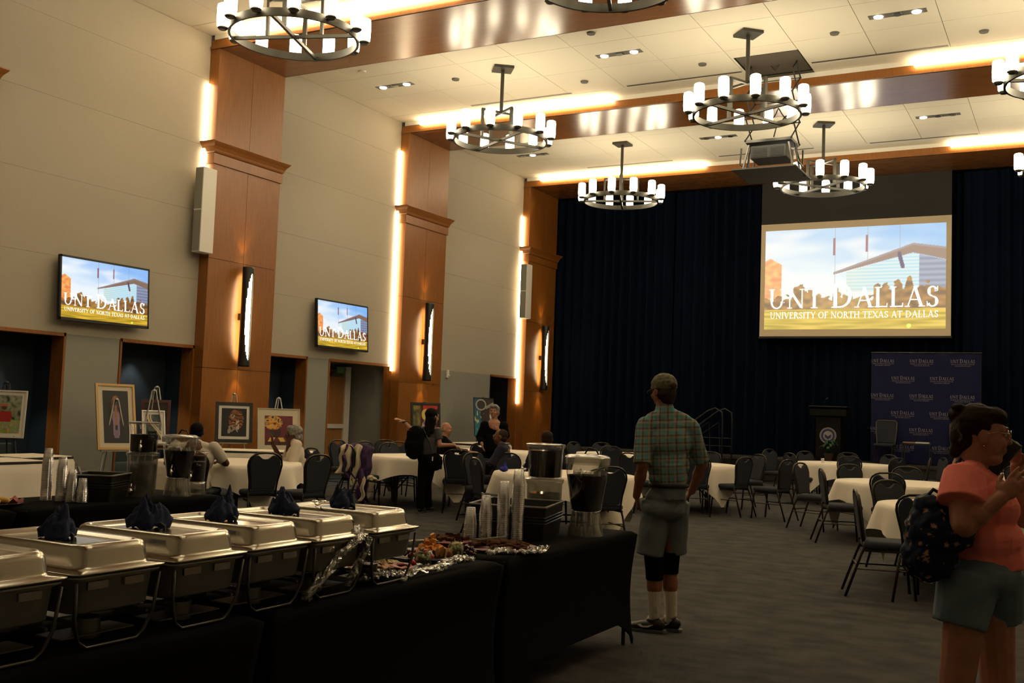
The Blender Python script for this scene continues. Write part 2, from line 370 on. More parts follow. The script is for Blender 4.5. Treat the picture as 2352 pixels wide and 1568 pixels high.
# doorway vestibule
ves = struct(G().box(-15.6, -15.5, 16.9, 19.9, 0, ZS+.1), 'wall_vestibule', M['wallgrey'])
G().box(-15.6, XW-.02, 19.62, 19.75, 0, ZS+.02).obj('side_wall', M['wallgrey'], ves)
G().box(-15.6, XW-.02, 17.0, 17.2, 0, ZS+.02).obj('side_wall', M['wallgrey'], ves)
G().box(-15.6, XW-.02, 16.9, 19.8, ZS+.015, ZS+.1).obj('vestibule_ceiling', M['wallgrey'], ves)
fr = struct(G().box(XW-.27, XW+.012, 17.24, 19.63, ZS-.035, ZS+.02), 'trim_4', M['wood'])
G().box(XW-.27, XW+.012, 19.55, 19.63, 0, ZS).obj('jamb', M['wood'], fr)
G().box(XW-.27, XW+.012, 17.215, 17.255, 0, ZS).obj('jamb', M['wood'], fr)
dr = thing('door_1', None, None, (-15.0, 19.42, 0), 0); dr['kind'] = 'structure'
G().box(-.48, -.40, -.02, .06, 0, 2.36).obj('door_frame', M['wallgrey'], dr)
G().box(.02, .08, -.1, .1, 0, 2.42).obj('door_frame', M['plaster'], dr)
dl = G().box(0.0, .045, -1.0, 0, .02, 2.34).obj('door_leaf', mat('maple_door', (.42, .20, .06), .4, nz=(4, (8, 8, .6), (.36, .16, .045), 5)), dr, bevel=.004)
dl.location = (0, 0, 0)
G().box(.045, .10, -.72, -.10, 1.0, 1.10).obj('push_bar', M['white'], dr, bevel=.01, label='steel push bar')
G().box(.045, .10, -.62, -.22, 2.18, 2.27).obj('door_closer', M['steelb'], dr, bevel=.01)
for z in (.35, 1.2, 2.05): G().box(.03, .06, -.03, .02, z, z+.12).obj('hinge', M['steel'], dr)
sg = thing('exit_sign', 'small unlit green exit sign under the vestibule ceiling by the door', 'sign', (-14.75, 18.9, 2.40))
G().box(-.02, .02, -.15, .15, -.15, .0).obj('housing', mat('sign_green', (.05, .22, .06), .5), sg)
g = G(); flat_polys(g, lettering('EXIT', -.11, .11, -.115, .08), lambda a, b: (.022, a, b)); g.obj('lettering', M['printwhite'], sg)
rs = thing('room_sign', 'small white and blue room plate on the vestibule side wall', 'sign', (-13.95, 19.615, 1.52))
G().box(-.09, .09, -.01, 0, 0, .12).obj('upper_plate', M['white'], rs); G().box(-.09, .09, -.012, 0, -.08, -.002).obj('lower_plate', mat('sign_blue', (.02, .10, .25), .5), rs)
# dark passage by the last column
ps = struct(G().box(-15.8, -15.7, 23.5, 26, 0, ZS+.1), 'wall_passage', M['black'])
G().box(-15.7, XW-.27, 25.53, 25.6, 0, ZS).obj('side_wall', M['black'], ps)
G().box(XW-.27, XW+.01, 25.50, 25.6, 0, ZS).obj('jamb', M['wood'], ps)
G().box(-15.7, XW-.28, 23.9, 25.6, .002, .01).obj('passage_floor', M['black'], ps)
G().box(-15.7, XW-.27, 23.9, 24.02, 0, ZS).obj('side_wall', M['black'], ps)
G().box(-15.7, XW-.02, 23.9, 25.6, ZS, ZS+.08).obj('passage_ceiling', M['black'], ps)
fr = struct(G().box(XW-.27, XW+.01, 24.02, 25.53, ZS-.03, ZS+.02), 'trim_5', M['wood'])
G().box(XW-.27, XW+.01, 24.01, 24.035, 0, ZS).obj('jamb', M['black'], fr)
pl = thing('passage_light', 'tiny lit downlight high in the dark passage', 'light', (-14.3, 24.35, 2.44))
G().lathe([(.05, 0), (.05, .03)], 12).obj('lens', M['bulb'], pl)

# columns with crown bands, beams with coves
for b, y in enumerate(COLS):
    if y < 7: 
        if y+CW > YB: struct(G().box(XW, XC, max(y, YB), y+CW, 0, ZC), 'wall_left_column', M['wood'])
        G().box(XW, XR, max(y, YB), y+CW, ZB, ZC+.02).obj('ceiling_beam', M['beamwood'], ceil); continue
    c = struct(G().box(XW, XC-.012, y+.012, y+CW-.012, 0, ZC), 'wall_left_column', M['joint'])
    ym = y+CW/2; zs = [0, 2.11, 4.06, 5.75]
    for k in range(3):
        spl = [(y, y+CW)] if k == 1 else [(y, ym-.004), (ym+.004, y+CW)]
        spl = [(y, ym-.004), (ym+.004, y+CW)]
        for a0, a1 in spl: G().box(XW, XC, a0, a1, zs[k]+.004, zs[k+1]-.004).obj('wood_panel', M['wood'], c)
    for a0, a1 in ((y, ym-.004), (ym+.004, y+CW)): G().box(XW, XC, a0, a1, 6.13, ZB+.02).obj('wood_panel', M['wood'], c)
    # crown: fascia band + cove moulding (profile lofted round three sides)
    g = G(); g.box(XW, XC+.03, y-.03, y+CW+.03, 5.75, 5.93); g.obj('band', M['wood'], c)
    g = G(); P = [(.035, 5.94), (.05, 5.96), (.06, 6.0), (.085, 6.05), (.12, 6.09), (.14, 6.12), (.14, 6.135)]
    vs = []; 
    for o_, z in P: vs += [(XW, y-o_, z), (XC+o_, y-o_, z), (XC+o_, y+CW+o_, z), (XW, y+CW+o_, z)]
    fs = [(i*4+k, i*4+k+1, i*4+k+5, i*4+k+4) for i in range(len(P)-1) for k in range(3)]
    n = len(P)-1; fs += [(n*4, n*4+1, n*4+2, n*4+3), (3, 2, 1, 0)]
    g.add(vs, fs); g.obj('crown_moulding', M['wood'], c)
    # beam
    yf = y+CW; bm = struct(G().box(XC, XR, y+.01, yf-.01, ZB+.01, ZC+.02), 'ceiling_beam', M['joint'])
    G().box(XC, XR, y+.004, yf-.004, ZB, ZB+.02).obj('beam_underside', M['beamwood'], bm)
    G().box(XC-.2, XR, y-.005, y+.02, ZB, ZC-.09).obj('beam_face', M['wood'], bm)
    G().box(XC-.2, XR, y-.03, y+.02, ZB+.0, ZB+.055).obj('beam_moulding', M['wood'], bm)
    G().box(XW+.1, XR, y-.02, y+.02, ZC-.09, ZC).obj('cove_strip', M['plaster'], bm)
    G().box(XC, XR, yf-.02, yf, ZB, ZC).obj('beam_far_face', M['wood'], bm)
    if y > 10:
        nm = {13.44: 'nearest', 19.47: 'middle', 25.53: 'farthest'}[y]
        for s0, s1, sd in ((-13.2, -8.45, 'left'), (-2.6, XR-.4, 'right')):
            G().box(s0, s1, y-.09, y-.03, ZC-.125, ZC-.03).obj('cove_light', M['strip'], label='long glowing warm cove light on the %s part of the %s ceiling beam' % (sd, nm), cat='light', group='beam cove lights')
        zt = {13.44: 7.2, 19.47: 7.42, 25.53: 7.0}[y]; zb = {13.44: 5.6, 19.47: 2.35, 25.53: 1.75}[y]
        G().box(XW+.012, XW+.055, y-.07, y-.02, zb, zt).obj('wall_strip_light', M['strip'], label='vertical glowing strip light in the corner beside the %s wooden column' % nm, cat='light', group='column strip lights')
# proscenium wall beyond the last beam
struct(G().box(XR-.02, XR+.3, 25, 31, 0, ZC), 'wall_right_stage', M['black'])
struct(G().box(XW-.3, XR+.3, 30.9, 31, 0, ZC), 'wall_stage_back', M['black'])
struct(G().box(XW-.3, XW, YP, 31, 0, ZC), 'wall_left_stage', M['black'])
# stage
st = thing('stage', 'low dark carpeted stage platform in front of the navy curtain', 'stage', (0, 0, 0))
G().box(XC+.01, XR-.03, 25.9, 30.85, .54, .6).obj('deck', mat('stage_deck', (.035, .03, .026), .8), st)
G().box(XC+.01, XR-.03, 25.95, 30.85, 0.001, .54).obj('skirt', M['black'], st)

# curtains
def curtain(x0, x1, y, z0, z1, label, gap=.28):
    n = int((x1-x0)/.035); g = G()
    ph = [random.random()*6 for _ in range(4)]
    def f(u, v):
        x = x0+(x1-x0)*u; a = .085+.04*sin(x*1.7+ph[0]); w = sin(x*2*pi/gap+1.2*sin(x*1.3+ph[1])+.5*sin(x*5.1+ph[2]))
        return (x+.03*v*sin(x*2+ph[3]), y+a*w+.05*sin(x*.9), z0+(z1-z0)*v)
    g.grid(n, 6, f); return g.obj('stage_curtain', M['navy'], smooth=True, label=label, cat='curtain', group='stage curtains')
curtain(XC+.02, -9.9, 27.42, .61, ZB-.02, 'navy pleated stage curtain beside the farthest wooden column')
curtain(-9.95, -7.3, 27.55, .61, ZB-.02, 'navy pleated curtain left of the projection screen')
curtain(-7.4, -2.4, 27.7, .61, ZB-.02, 'navy pleated curtain behind the projection screen and lectern', .33)
curtain(-2.5, XR-.05, 27.5, .61, ZB-.02, 'navy pleated curtain right of the screen behind the banner')

# ================================================================== FIXTURES
# chandeliers
def chandelier(label, loc):
    t = thing('chandelier', label, 'chandelier', loc, 0, 'ring chandeliers')
    G().box(-.19, .19, -.19, .19, ZC-6.0-.05, ZC-6.0).obj('canopy', M['bronze'], t, bevel=.006)      # local z=0 is 6.0 m up
    G().cone((0, 0, 1.22), (0, 0, 2.05), .035, .035, 12).obj('stem', M['bronze'], t, smooth=True, sharp=True)
    z0, z1 = .64, .75; R0, R1 = .87, .905
    g = G(); n = 64; prof = [(R0, z0), (R1, z0), (R1, z1), (R0, z1)]
    g.lathe(prof+[prof[0]], n, cap0=False, cap1=False); g.obj('ring', M['bronze'], t, smooth=True, sharp=True)
    g = G()
    for a in (.35, .35+pi/2):
        g.box(-.88, .88, -.022, .022, .655, .70, Rz(a))
    g.obj('cross_bars', M['bronze'], t)
    g = G()
    for a in (.35, .35+pi/2): g.box(-.42, .42, -.022, .022, 1.20, 1.24, Rz(a))
    g.obj('upper_cross', M['bronze'], t)
    for k in range(4):
        a = .35+k*pi/2; x, y = .40*cos(a), .40*sin(a)
        g = G(); g.box(-.02, .02, -.03, .03, .70, 1.22, Rz(a)); g.v = [(vx+x, vy+y, vz) for vx, vy, vz in g.v]; g.obj('upright', M['bronze'], t)
    for k in range(12):
        a = 2*pi*k/12+.17; c = (.975*cos(a), .975*sin(a), 0)
        s = G().lathe([(.0, .70), (.05, .70), (.082, .73), (.088, .80), (.088, .98), (.082, 1.03), (.06, 1.045), (.05, 1.045)], 16, c, cap0=False).obj('glass_shade', M['shade'], t, smooth=True, sharp=True)
        G().lathe([(.05, .675), (.075, .70), (.06, .735), (.03, .735)], 12, c).obj('shade_cup', M['bronze'], t)
    return t
CX_, CY_ = (-9.70, -4.93, -.10), (11.03, 16.98, 22.95)
nmx = ('left', 'middle', 'right'); nmy = ('nearest', 'middle', 'farthest')
ch0 = chandelier('black ring chandelier with twelve glowing glass shades, at upper left before the nearest column', (CX_[0], CY_[0], 6.0))
LB = {(0, 1): 'ring chandelier of twelve lit shades hanging before the middle wooden column', (0, 2): 'ring chandelier of lit shades hanging before the left end of the curtain',
      (1, 0): 'ring chandelier whose bottom rim just shows at the top edge', (1, 1): 'ring chandelier of lit shades in front of the open projector hatch', (1, 2): 'ring chandelier of lit shades hanging over the top of the projection screen',
      (2, 0): 'ring chandelier at the right of the nearest bay', (2, 1): 'upper ring chandelier cut off by the right edge', (2, 2): 'lower ring chandelier cut off by the right edge, near the curtain'}
for (i, j), l in LB.items():
    dup(ch0, (CX_[i], CY_[j], 6.0), {(1, 2): .5, (0, 1): -.9, (1, 1): -.8}.get((i, j), 0), l)
# unseen chandelier row behind the camera lights the buffet
for i in (0, 1, 2): dup(ch0, (CX_[i], 5.2, 6.0), 0, 'ring chandelier overhead of the camera, %s one' % nmx[i])
# recessed downlights
def downlight(label, loc, lit):
    t = thing('recessed_downlight', label, 'light', loc, 0, 'recessed ceiling downlights')
    G().box(-.44, .44, -.085, .085, -.006, .002).obj('trim', M['vent'], t)
    for k, x in enumerate((-.29, 0, .29)):
        G().lathe([(.07, -.02), (.075, -.006)], 16, (x, 0, 0)).obj('lens', M['bulb'] if k in lit else M['gunmetal'], t)
for (x, y, lit, l) in ((-12.3, 17.1, (0, 2), 'left recessed light with two lit lenses above the gap between columns'), (-7.35, 17.1, (0, 2), 'recessed light with two lit lenses between the two middle bay chandeliers'),
    (-2.55, 17.1, (0, 2), 'recessed light with two lit lenses at upper right'), (-12.28, 23.2, (1, ), 'recessed light below the second chandelier ring'), (-7.4, 23.2, (1,), 'recessed light with one lit lens left of the projector lift'), (-2.62, 23.2, (0,), 'recessed light with one lit lens right of the farthest bay')):
    downlight(l, (x, y, ZC), lit)
for i, (x, y) in enumerate(((-12.37, 16.09), (-7.39, 15.95), (-6.14, 18.2), (-8.59, 18.3), (-1.38, 18.4), (-3.62, 17.55), (-10.9, 17.2))):
    G().lathe([(.07, -.03), (.08, 0)], 14, (0, 0, 0)).obj('ceiling_sensor', M['plaster' if i == 0 else 'vent'], loc=(x, y, ZC), label=('small white domed sensor on the ceiling left of the first recessed light', 'small round ceiling fitting right of the nearest beam end', 'small ceiling fitting just left of the projector hatch', 'small ceiling fitting above the second chandelier canopy', 'small ceiling fitting at upper far right', 'small round sprinkler cap near the upper right recessed light', 'small sprinkler cap left of the second chandelier canopy')[i], cat='fitting', group='small ceiling fittings')
# sconces
def sconce(label, loc):
    t = thing('wall_sconce', label, 'lamp', loc, 0, 'tube wall sconces')
    R, L = .105, 1.82; nth, nz_ = 40, 60; vs = []; fs = []
    for j in range(nz_+1):
        for i in range(nth): a = 2*pi*i/nth; vs.append((R*cos(a), R*sin(a), L*j/nz_))
    for j in range(nz_):
        for i in range(nth):
            am = 2*pi*(i+.5)/nth; am = (am+pi/2) % pi-pi/2; zm = ((j+.5)/nz_-.5)*2/.86
            if abs(zm) < 1 and abs(am) < .95*sqrt(1-zm*zm): continue
            fs.append((j*nth+i, j*nth+(i+1) % nth, (j+1)*nth+(i+1) % nth, (j+1)*nth+i))
    o = G().add(vs, fs).obj('tube_housing', M['gunmetal'], t, smooth=True)
    so = o.modifiers.new('thickness', 'SOLIDIFY'); so.thickness = .006
    G().cone((0, 0, .06), (0, 0, L-.06), .07, .07, 20).obj('diffuser_tube', M['sconcelit'], t, smooth=True, sharp=True)
    G().box(-.17, -.09, -.03, .03, .85, .97).obj('wall_bracket', M['gunmetal'], t)
    return t
s0 = sconce('tall dark tube sconce glowing on the nearest wooden column', (-13.36, 14.28, 2.17))
s1 = dup(s0, (-13.36, 20.36, 2.17), 0, 'tall dark tube sconce glowing on the middle wooden column')
s2 = dup(s0, (-13.36, 26.40, 2.17), 0, 'tall dark tube sconce glowing on the farthest wooden column')
for i, y in enumerate((14.28, 20.36, 26.40)):
    for z, d in ((4.03, 1), (2.13, -1)):
        l = bpy.data.lights.new('sconce_spill', 'SPOT'); l.energy = 16; l.color = (1, .58, .18); l.spot_size = radians(62); l.spot_blend = .8; l.shadow_soft_size = .03
        lo_ = bpy.data.objects.new('sconce_spill', l); COL.objects.link(lo_); lo_.location = (-13.38, y, z)
        lo_.rotation_euler = Vector((-.13, 0, d)).to_track_quat('-Z', 'Y').to_euler()
# real downlight pools in the niches
for y in (9.9, 12.65, 15.8):
    l = bpy.data.lights.new('niche_downlight', 'SPOT'); l.energy = 45; l.color = (1, .9, .75); l.spot_size = radians(75); l.spot_blend = .5; l.shadow_soft_size = .04
    lo_ = bpy.data.objects.new('niche_downlight', l); COL.objects.link(lo_); lo_.location = (-14.2, y, ZS-.02); lo_.rotation_euler = (0, -.08, 0)
for x, y in ((-12.3, 17.1), (-7.35, 17.1), (-2.55, 17.1), (-7.4, 23.2), (-12.28, 23.2), (-2.62, 23.2)):
    l = bpy.data.lights.new('downlight_beam', 'SPOT'); l.energy = DOWN_W; l.color = (1, .9, .74); l.spot_size = radians(80); l.spot_blend = .6; l.shadow_soft_size = .06
    lo_ = bpy.data.objects.new('downlight_beam', l); COL.objects.link(lo_); lo_.location = (x, y, ZC-.05)

# line-array speakers on the column flanks
def array_speaker(label, loc):
    t = thing('column_speaker', label, 'speaker', loc, 0)
    G().box(-.10, .10, -.16, .16, 0, 1.50).obj('cabinet', M['white'], t, bevel=.012)
    for a, b in ((.02, .735), (.765, 1.48)): G().box(-.085, .085, -.166, -.155, a, b).obj('grille', mat('speaker_grille_grey', (.26, .25, .21), .7), t)
    return t
array_speaker('tall pale column speaker between the cream wall and the nearest column', (-13.52, 13.27, 4.11))
array_speaker('tall pale column speaker beside the farthest column strip light', (-13.48, 25.35, 4.11))
wp = thing('wall_device', 'small white wall device high on the grey pier right of the middle column', 'device', (XW, 21.84, 2.30))
G().box(0, .05, -.05, .05, 0, .2).obj('case', M['white'], wp, bevel=.01); G().lathe([(.03, 0), (.02, .03)], 10, (.05, .02, .06), axis=Matrix.Rotation(pi/2, 3, 'Y')).obj('knob', M['plaster'], wp)

# TVs
EM = mat('screen_picture', (1, 1, 1), .3, attr='emit', emit=.95)
EMW = mat('projected_picture', (1, 1, 1), .8, attr='emit', emit=1.08)
TXT = mat('screen_text_white', (.9, .9, .9), .6, emit=1.1, ecol=(1, 1, 1))
def uni_text(g, w, h, f):
    P = lettering('UNT DALLAS', -.475*w, .475*w, -.29*h, .195*h, big=(4,))
    P += lettering('UNIVERSITY OF NORTH TEXAS AT DALLAS', -.465*w, .465*w, -.39*h, .062*h)
    flat_polys(g, P, f)
def tv(label, loc, rz):
    t = thing('wall_television', label, 'television', loc, rz, 'wall televisions')
    w, h = 1.73, 1.0
    G().box(-w/2, w/2, -.055, 0, -h/2, h/2).obj('casing', M['black'], t, bevel=.004)
    fr = G()
    for b in ((-w/2, w/2, -.062, -.05, h/2-.03, h/2), (-w/2, w/2, -.062, -.05, -h/2, -h/2+.04), (-w/2, -w/2+.028, -.062, -.05, -h/2, h/2), (w/2-.028, w/2, -.062, -.05, -h/2, h/2)): fr.box(*b)
    fr.obj('bezel', M['black'], t)
    pw, ph = w-.06, h-.075
    picture_mesh('screen_picture', pw, ph, 240, 136, campus, EM, t, lambda a, b: (a, -.058, b+.005))
    g = G(); uni_text(g, pw, ph, lambda a, b: (a, -.0595, b+.005)); g.obj('screen_text', TXT, t)
    G().box(-.35, .35, 0, .12, -.2, .2).obj('wall_mount', M['black'], t)
    return t
tv1 = tv('large flat television showing the campus picture, left of the nearest column', (XW+.12, 11.34, 3.175), pi/2)
# tilt slightly down on the mount
tv1.rotation_euler = (radians(-3.5), 0, pi/2)
tv2 = dup(tv1, (XW+.12, 17.42, 3.19), pi/2, 'flat television showing the campus picture, between the two nearer columns')

# projection screen
t = thing('projection_screen', 'large projection screen with the campus picture hanging before the curtain', 'screen', (-5.09, 27.25, 5.24))
SW, SH = 4.70, 2.98
for_border = mat('screen_vinyl_cream', (.72, .60, .42), .8)
G().box(-SW/2, SW/2, 0, .012, -SH/2, SH/2).obj('screen_surface', for_border, t)
G().box(-SW/2, SW/2, -.001, .013, SH/2, ZB-5.24+.2).obj('black_drop', M['darkgrey'], t)
G().box(-SW/2-.02, SW/2+.02, -.02, .03, -SH/2-.05, -SH/2).obj('bottom_bar', M['black'], t)
picture_mesh('projected_picture', 4.46, 2.62, 300, 176, campus_washed, EMW, t, lambda a, b: (a, -.004, b-.0))
g = G(); uni_text(g, 4.46, 2.62, lambda a, b: (a, -.007, b)); g.obj('projected_text', TXT, t)

# projector lift
t = thing('projector_lift', 'projector on a folding scissor lift lowered from the dark ceiling hatch', 'projector', (-4.945, 18.72, 0))
g = G(); HX, HY = (HX1-HX0)/2, (HY1-HY0)/2
for b in ((-HX, HX, HY-.02, HY, ZC, ZC+.5), (-HX, HX, -HY, -HY+.02, ZC, ZC+.5), (-HX, -HX+.02, -HY, HY, ZC, ZC+.5), (HX-.02, HX, -HY, HY, ZC, ZC+.5), (-HX, HX, -HY, HY, ZC+.45, ZC+.5)): g.box(*b)
g.obj('hatch_box', mat('hatch_dark_green', (.010, .013, .010), .8, spec=.1), t)
for sx in (-1, 1):
    zt, zb, n = 8.3, 6.62, 4; dz = (zt-zb)/n
    for sy in (-1, 1):
        pts = []
        for k in range(n+1): pts.append((sx*.42+(.0), sy*(.30 if k % 2 else -.30), zt-k*dz))
        g = G()
        for a, b in zip(pts[:-1], pts[1:]): g.cone(a, b, .014, .014, 6)
        for p in pts: g.ell(p, (.022,)*3, n=6)
        g.obj('scissor_arm', M['legmetal'], t)
for k in (1, 2, 3):
    G().cone((-.42, .3, 8.3-k*.42), (.42, .3, 8.3-k*.42), .010, .010, 6).obj('cross_rod', M['legmetal'], t)
g = G(); g.tube([(-.3+.6*i/16, .1*sin(i*.9), 7.15+.10*sin(i*.75)) for i in range(17)], .012, 6); g.tube([(.25, 0, 7.1), (.1, -.1, 6.9), (.05, -.1, 6.7)], .012, 6)
g.tube([(-.3, .2, 8.4), (0, .1, 8.0), (.3, .1, 8.4)], .012, 6); g.obj('cable', M['black'], t, smooth=True)
G().box(-.42, .42, -.30, .30, 6.58, 6.63).obj('top_plate', M['gunmetal'], t)
pj_ = G().box(-.33, .33, -.28, .28, 6.28, 6.52).obj('projector_body', mat('projector_grey', (.04, .04, .036), .6), t, bevel=.02)
for k in range(6): G().box(-.28, -.02, -.286, -.279, 6.31+k*.03, 6.325+k*.03).obj('air_vent', M['black'], pj_)
G().box(.04, .28, -.286, -.279, 6.31, 6.47).obj('connector_panel', M['black'], pj_)
G().lathe([(.07, 0), (.07, .06), (.05, .07)], 16, (0, .28, 6.4), axis=Matrix.Rotation(-pi/2, 3, 'X')).obj('projector_lens', M['black'], pj_)
for sx in (-1, 1):
    G().tube([(sx*.5, -.25, 6.5), (sx*.52, -.25, 6.2), (sx*.5, .25, 6.2), (sx*.5, .25, 6.5)], .016, 6).obj('hanger', M['gunmetal'], t)
    G().cone((sx*.40, .0, 6.60), (sx*.55, .2, 6.0), .013, .013, 6).obj('strut', M['legmetal'], t)
    for sy in (-1, 1): G().cone((sx*.36, sy*.25, 6.55), (sx*.45, sy*.3, 6.10), .02, .02, 6).obj('clamp', M['steelb'], t)
G().box(-.58, .58, -.60, .60, 6.02, 6.045).obj('ceiling_cover_tray', mat('tray_grey', (.12, .115, .105), .6), t)

# ================================================================== STAGE OBJECTS
t = thing('lectern', 'black lectern with round blue and white seal standing on the stage', 'lectern', (-5.42, 26.5, .6))
G().box(-.30, .30, -.22, .22, .06, 1.12).obj('body', M['lectern'], t, bevel=.01)
g = G(); g.prism([(-.30, 1.27), (.26, 1.36), (.26, 1.10), (-.30, 1.10)], -.44, .44, lambda a, b, h: (h, a, b)); g.obj('reading_desk', M['lectern'], t, bevel=.01)
G().box(-.46, .46, -.33, .30, 1.325, 1.345, Matrix.Rotation(.0, 3, 'X')).obj('desk_edge', mat('lectern_edge', (.03, .027, .022), .4), t)
G().box(-.36, .36, -.27, .27, 0, .06).obj('base', M['lectern'], t)
sl = G().lathe([(.20, 0), (.20, .012)], 40, (0, -.22, .62), axis=Matrix.Rotation(pi/2, 3, 'X')).obj('seal', mat('seal_cream', (.34, .28, .22), .6), t)
def ring2(r0, r1, y, m, nm, n=40):
    g = G(); g.add([(r*cos(2*pi*i/n), y, .62+r*sin(2*pi*i/n)) for r in (r0, r1) for i in range(n)], [(i, (i+1) % n, n+(i+1) % n, n+i) for i in range(n)]); g.obj(nm, m, sl)
SB = mat('seal_blue', (.012, .025, .13), .5)
ring2(.115, .165, -.2335, SB, 'blue_ring'); ring2(.176, .182, -.2335, SB, 'outer_ring')
g = G(); flat_polys(g, [[(-.085, .03), (-.04, .015), (0, -.02), (.04, .015), (.085, .03), (.07, -.05), (.0, -.09), (-.07, -.05)]], lambda a, b: (a, -.2335, .62+b)); g.obj('emblem', SB, sl)
G().tube([(-.12, -.1, 1.33), (-.13, -.14, 1.42), (-.06, -.2, 1.52)], .006, 6).obj('microphone_neck', M['black'], t)
G().cap((-.06, -.2, 1.52), (-.02, -.22, 1.55), .014, .012, 8).obj('microphone', M['steelb'], t)
# fern
t = thing('potted_fern', 'small green fern on the stage floor in front of the lectern', 'plant', (-5.32, 25.72+.2, .6))
G().lathe([(.08, 0), (.12, .2), (.11, .2)], 14).obj('pot', mat('pot_brown', (.05, .025, .015), .7), t)
for k in range(22):
    a = k*2.4; R = .12+.12*random.random(); H = .18+.2*random.random(); g = G()
    for j in range(6):
        s0_, s1_ = j/6, (j+1)/6; f = lambda s: Vector((cos(a)*R*s, sin(a)*R*s, .18+H*sin(s*2.3)))
        w = .03*(1-s0_*.6); p = f(s0_); q = f(s1_); sd = Vector((-sin(a), cos(a), 0))
        for sg_ in (-1, 1): g.add([p, q, q+sd*w*1.6*sg_+Vector((0, 0, -.02)), p+sd*w*sg_*2+Vector((0, 0, -.01))], [(0, 1, 2, 3)])
    g.obj('frond', M['green'], t)
# banner backdrop
t = thing('step_banner', 'square navy backdrop banner printed with rows of small white logos', 'banner', (-3.275, 26.9, .6))
BW, BH = 2.47, 2.71
g = G(); g.grid(60, 8, lambda u, v: ((u-.5)*BW, .012*sin(u*26)+.006*sin(u*61), .02+v*(BH-.02))); bn = g.obj('printed_fabric', M['backdrop'], t, smooth=True)
g = G(); 
for r, (zc, nn) in enumerate(((2.47, 3), (2.05, 2), (1.62, 3), (1.2, 2), (.80, 3), (.38, 2))):
    xs_ = (-.98, -.08, .84) if nn == 3 else (-.50, .38)
    for xc in xs_:
        f = lambda a, b: (xc+a, -.022, zc+b)
        flat_polys(g, lettering('UNT DALLAS', -.27, .27, 0, .075, big=(4,)), f)
        flat_polys(g, lettering('SCHOOL OF BEHAVIORAL HEALTH', -.26, .26, -.045, .024), f)
        flat_polys(g, lettering('AND HUMAN SERVICES', -.18, .18, -.085, .024), f)
g.obj('printed_logos', M['printwhite'], t)
G().cone((-BW/2-.02, 0, BH+.0), (BW/2+.02, 0, BH+.0), .018, .018, 8).obj('top_pole', M['gunmetal'], t)
for sx in (-1, 1):
    G().cone((sx*(BW/2), .03, 0.01), (sx*(BW/2), .03, BH), .015, .015, 8).obj('upright_pole', M['gunmetal'], t)
    G().box(sx*BW/2-.03, sx*BW/2+.03, -.25, .3, 0, .02).obj('foot', M['gunmetal'], t)
# low coffee table with papers between the stage chairs
t = thing('side_table', 'low dark table with papers between the chairs on stage', 'table', (-3.36, 26.25, .6))
G().box(-.33, .33, -.2, .2, .50, .53).obj('table_top', M['legmetal'], t)
for sx in (-1, 1):
    for sy in (-1, 1): G().cone((sx*.3, sy*.17, 0), (sx*.3, sy*.17, .5), .012, .012, 6).obj('leg', M['legmetal'], t)
G().box(-.02, .28, -.1, .1, 0, .03).obj('paper_stack', M['white'], loc=(-3.36, 26.22, 1.13), label='white paper stack on the low table on stage', cat='paper')
G().box(-.30, -.03, -.1, .1, 0, .025).obj('wooden_box', mat('box_tan', (.35, .2, .07), .6), loc=(-3.36, 26.22, 1.13), label='flat tan box on the low table on stage', cat='box')
# stage steps with handrails
t = thing('stage_steps', 'portable stage steps with black looped handrails behind the standing man', 'steps', (-7.95, 25.45, 0))
for k in range(3): G().box(-1.2+k*.42, -.8+k*.42, -.4, .4, .0, .19+k*.17).obj('tread', mat('tread_%d' % k, (.02, .018, .016), .8), t)
for sy in (-.4, .4):
    G().tube([(-1.1, sy, .2), (-1.1, sy, 1.0), (-.15, sy, 1.72), (.05, sy, 1.80), (.22, sy, 1.70), (.24, sy, 1.5), (.24, sy, .4)], .018, 8).obj('handrail', M['legmetal'], t, smooth=True)
    G().tube([(-1.1, sy, .75), (-.1, sy, 1.45), (-.05, sy, .4)], .012, 6).obj('lower_rail', M['legmetal'], t)
for z in (.85, 1.05): G().cone((-1.1, .4, z), (.22, .4, z), .01, .01, 6).obj('cross_rail', M['legmetal'], t)

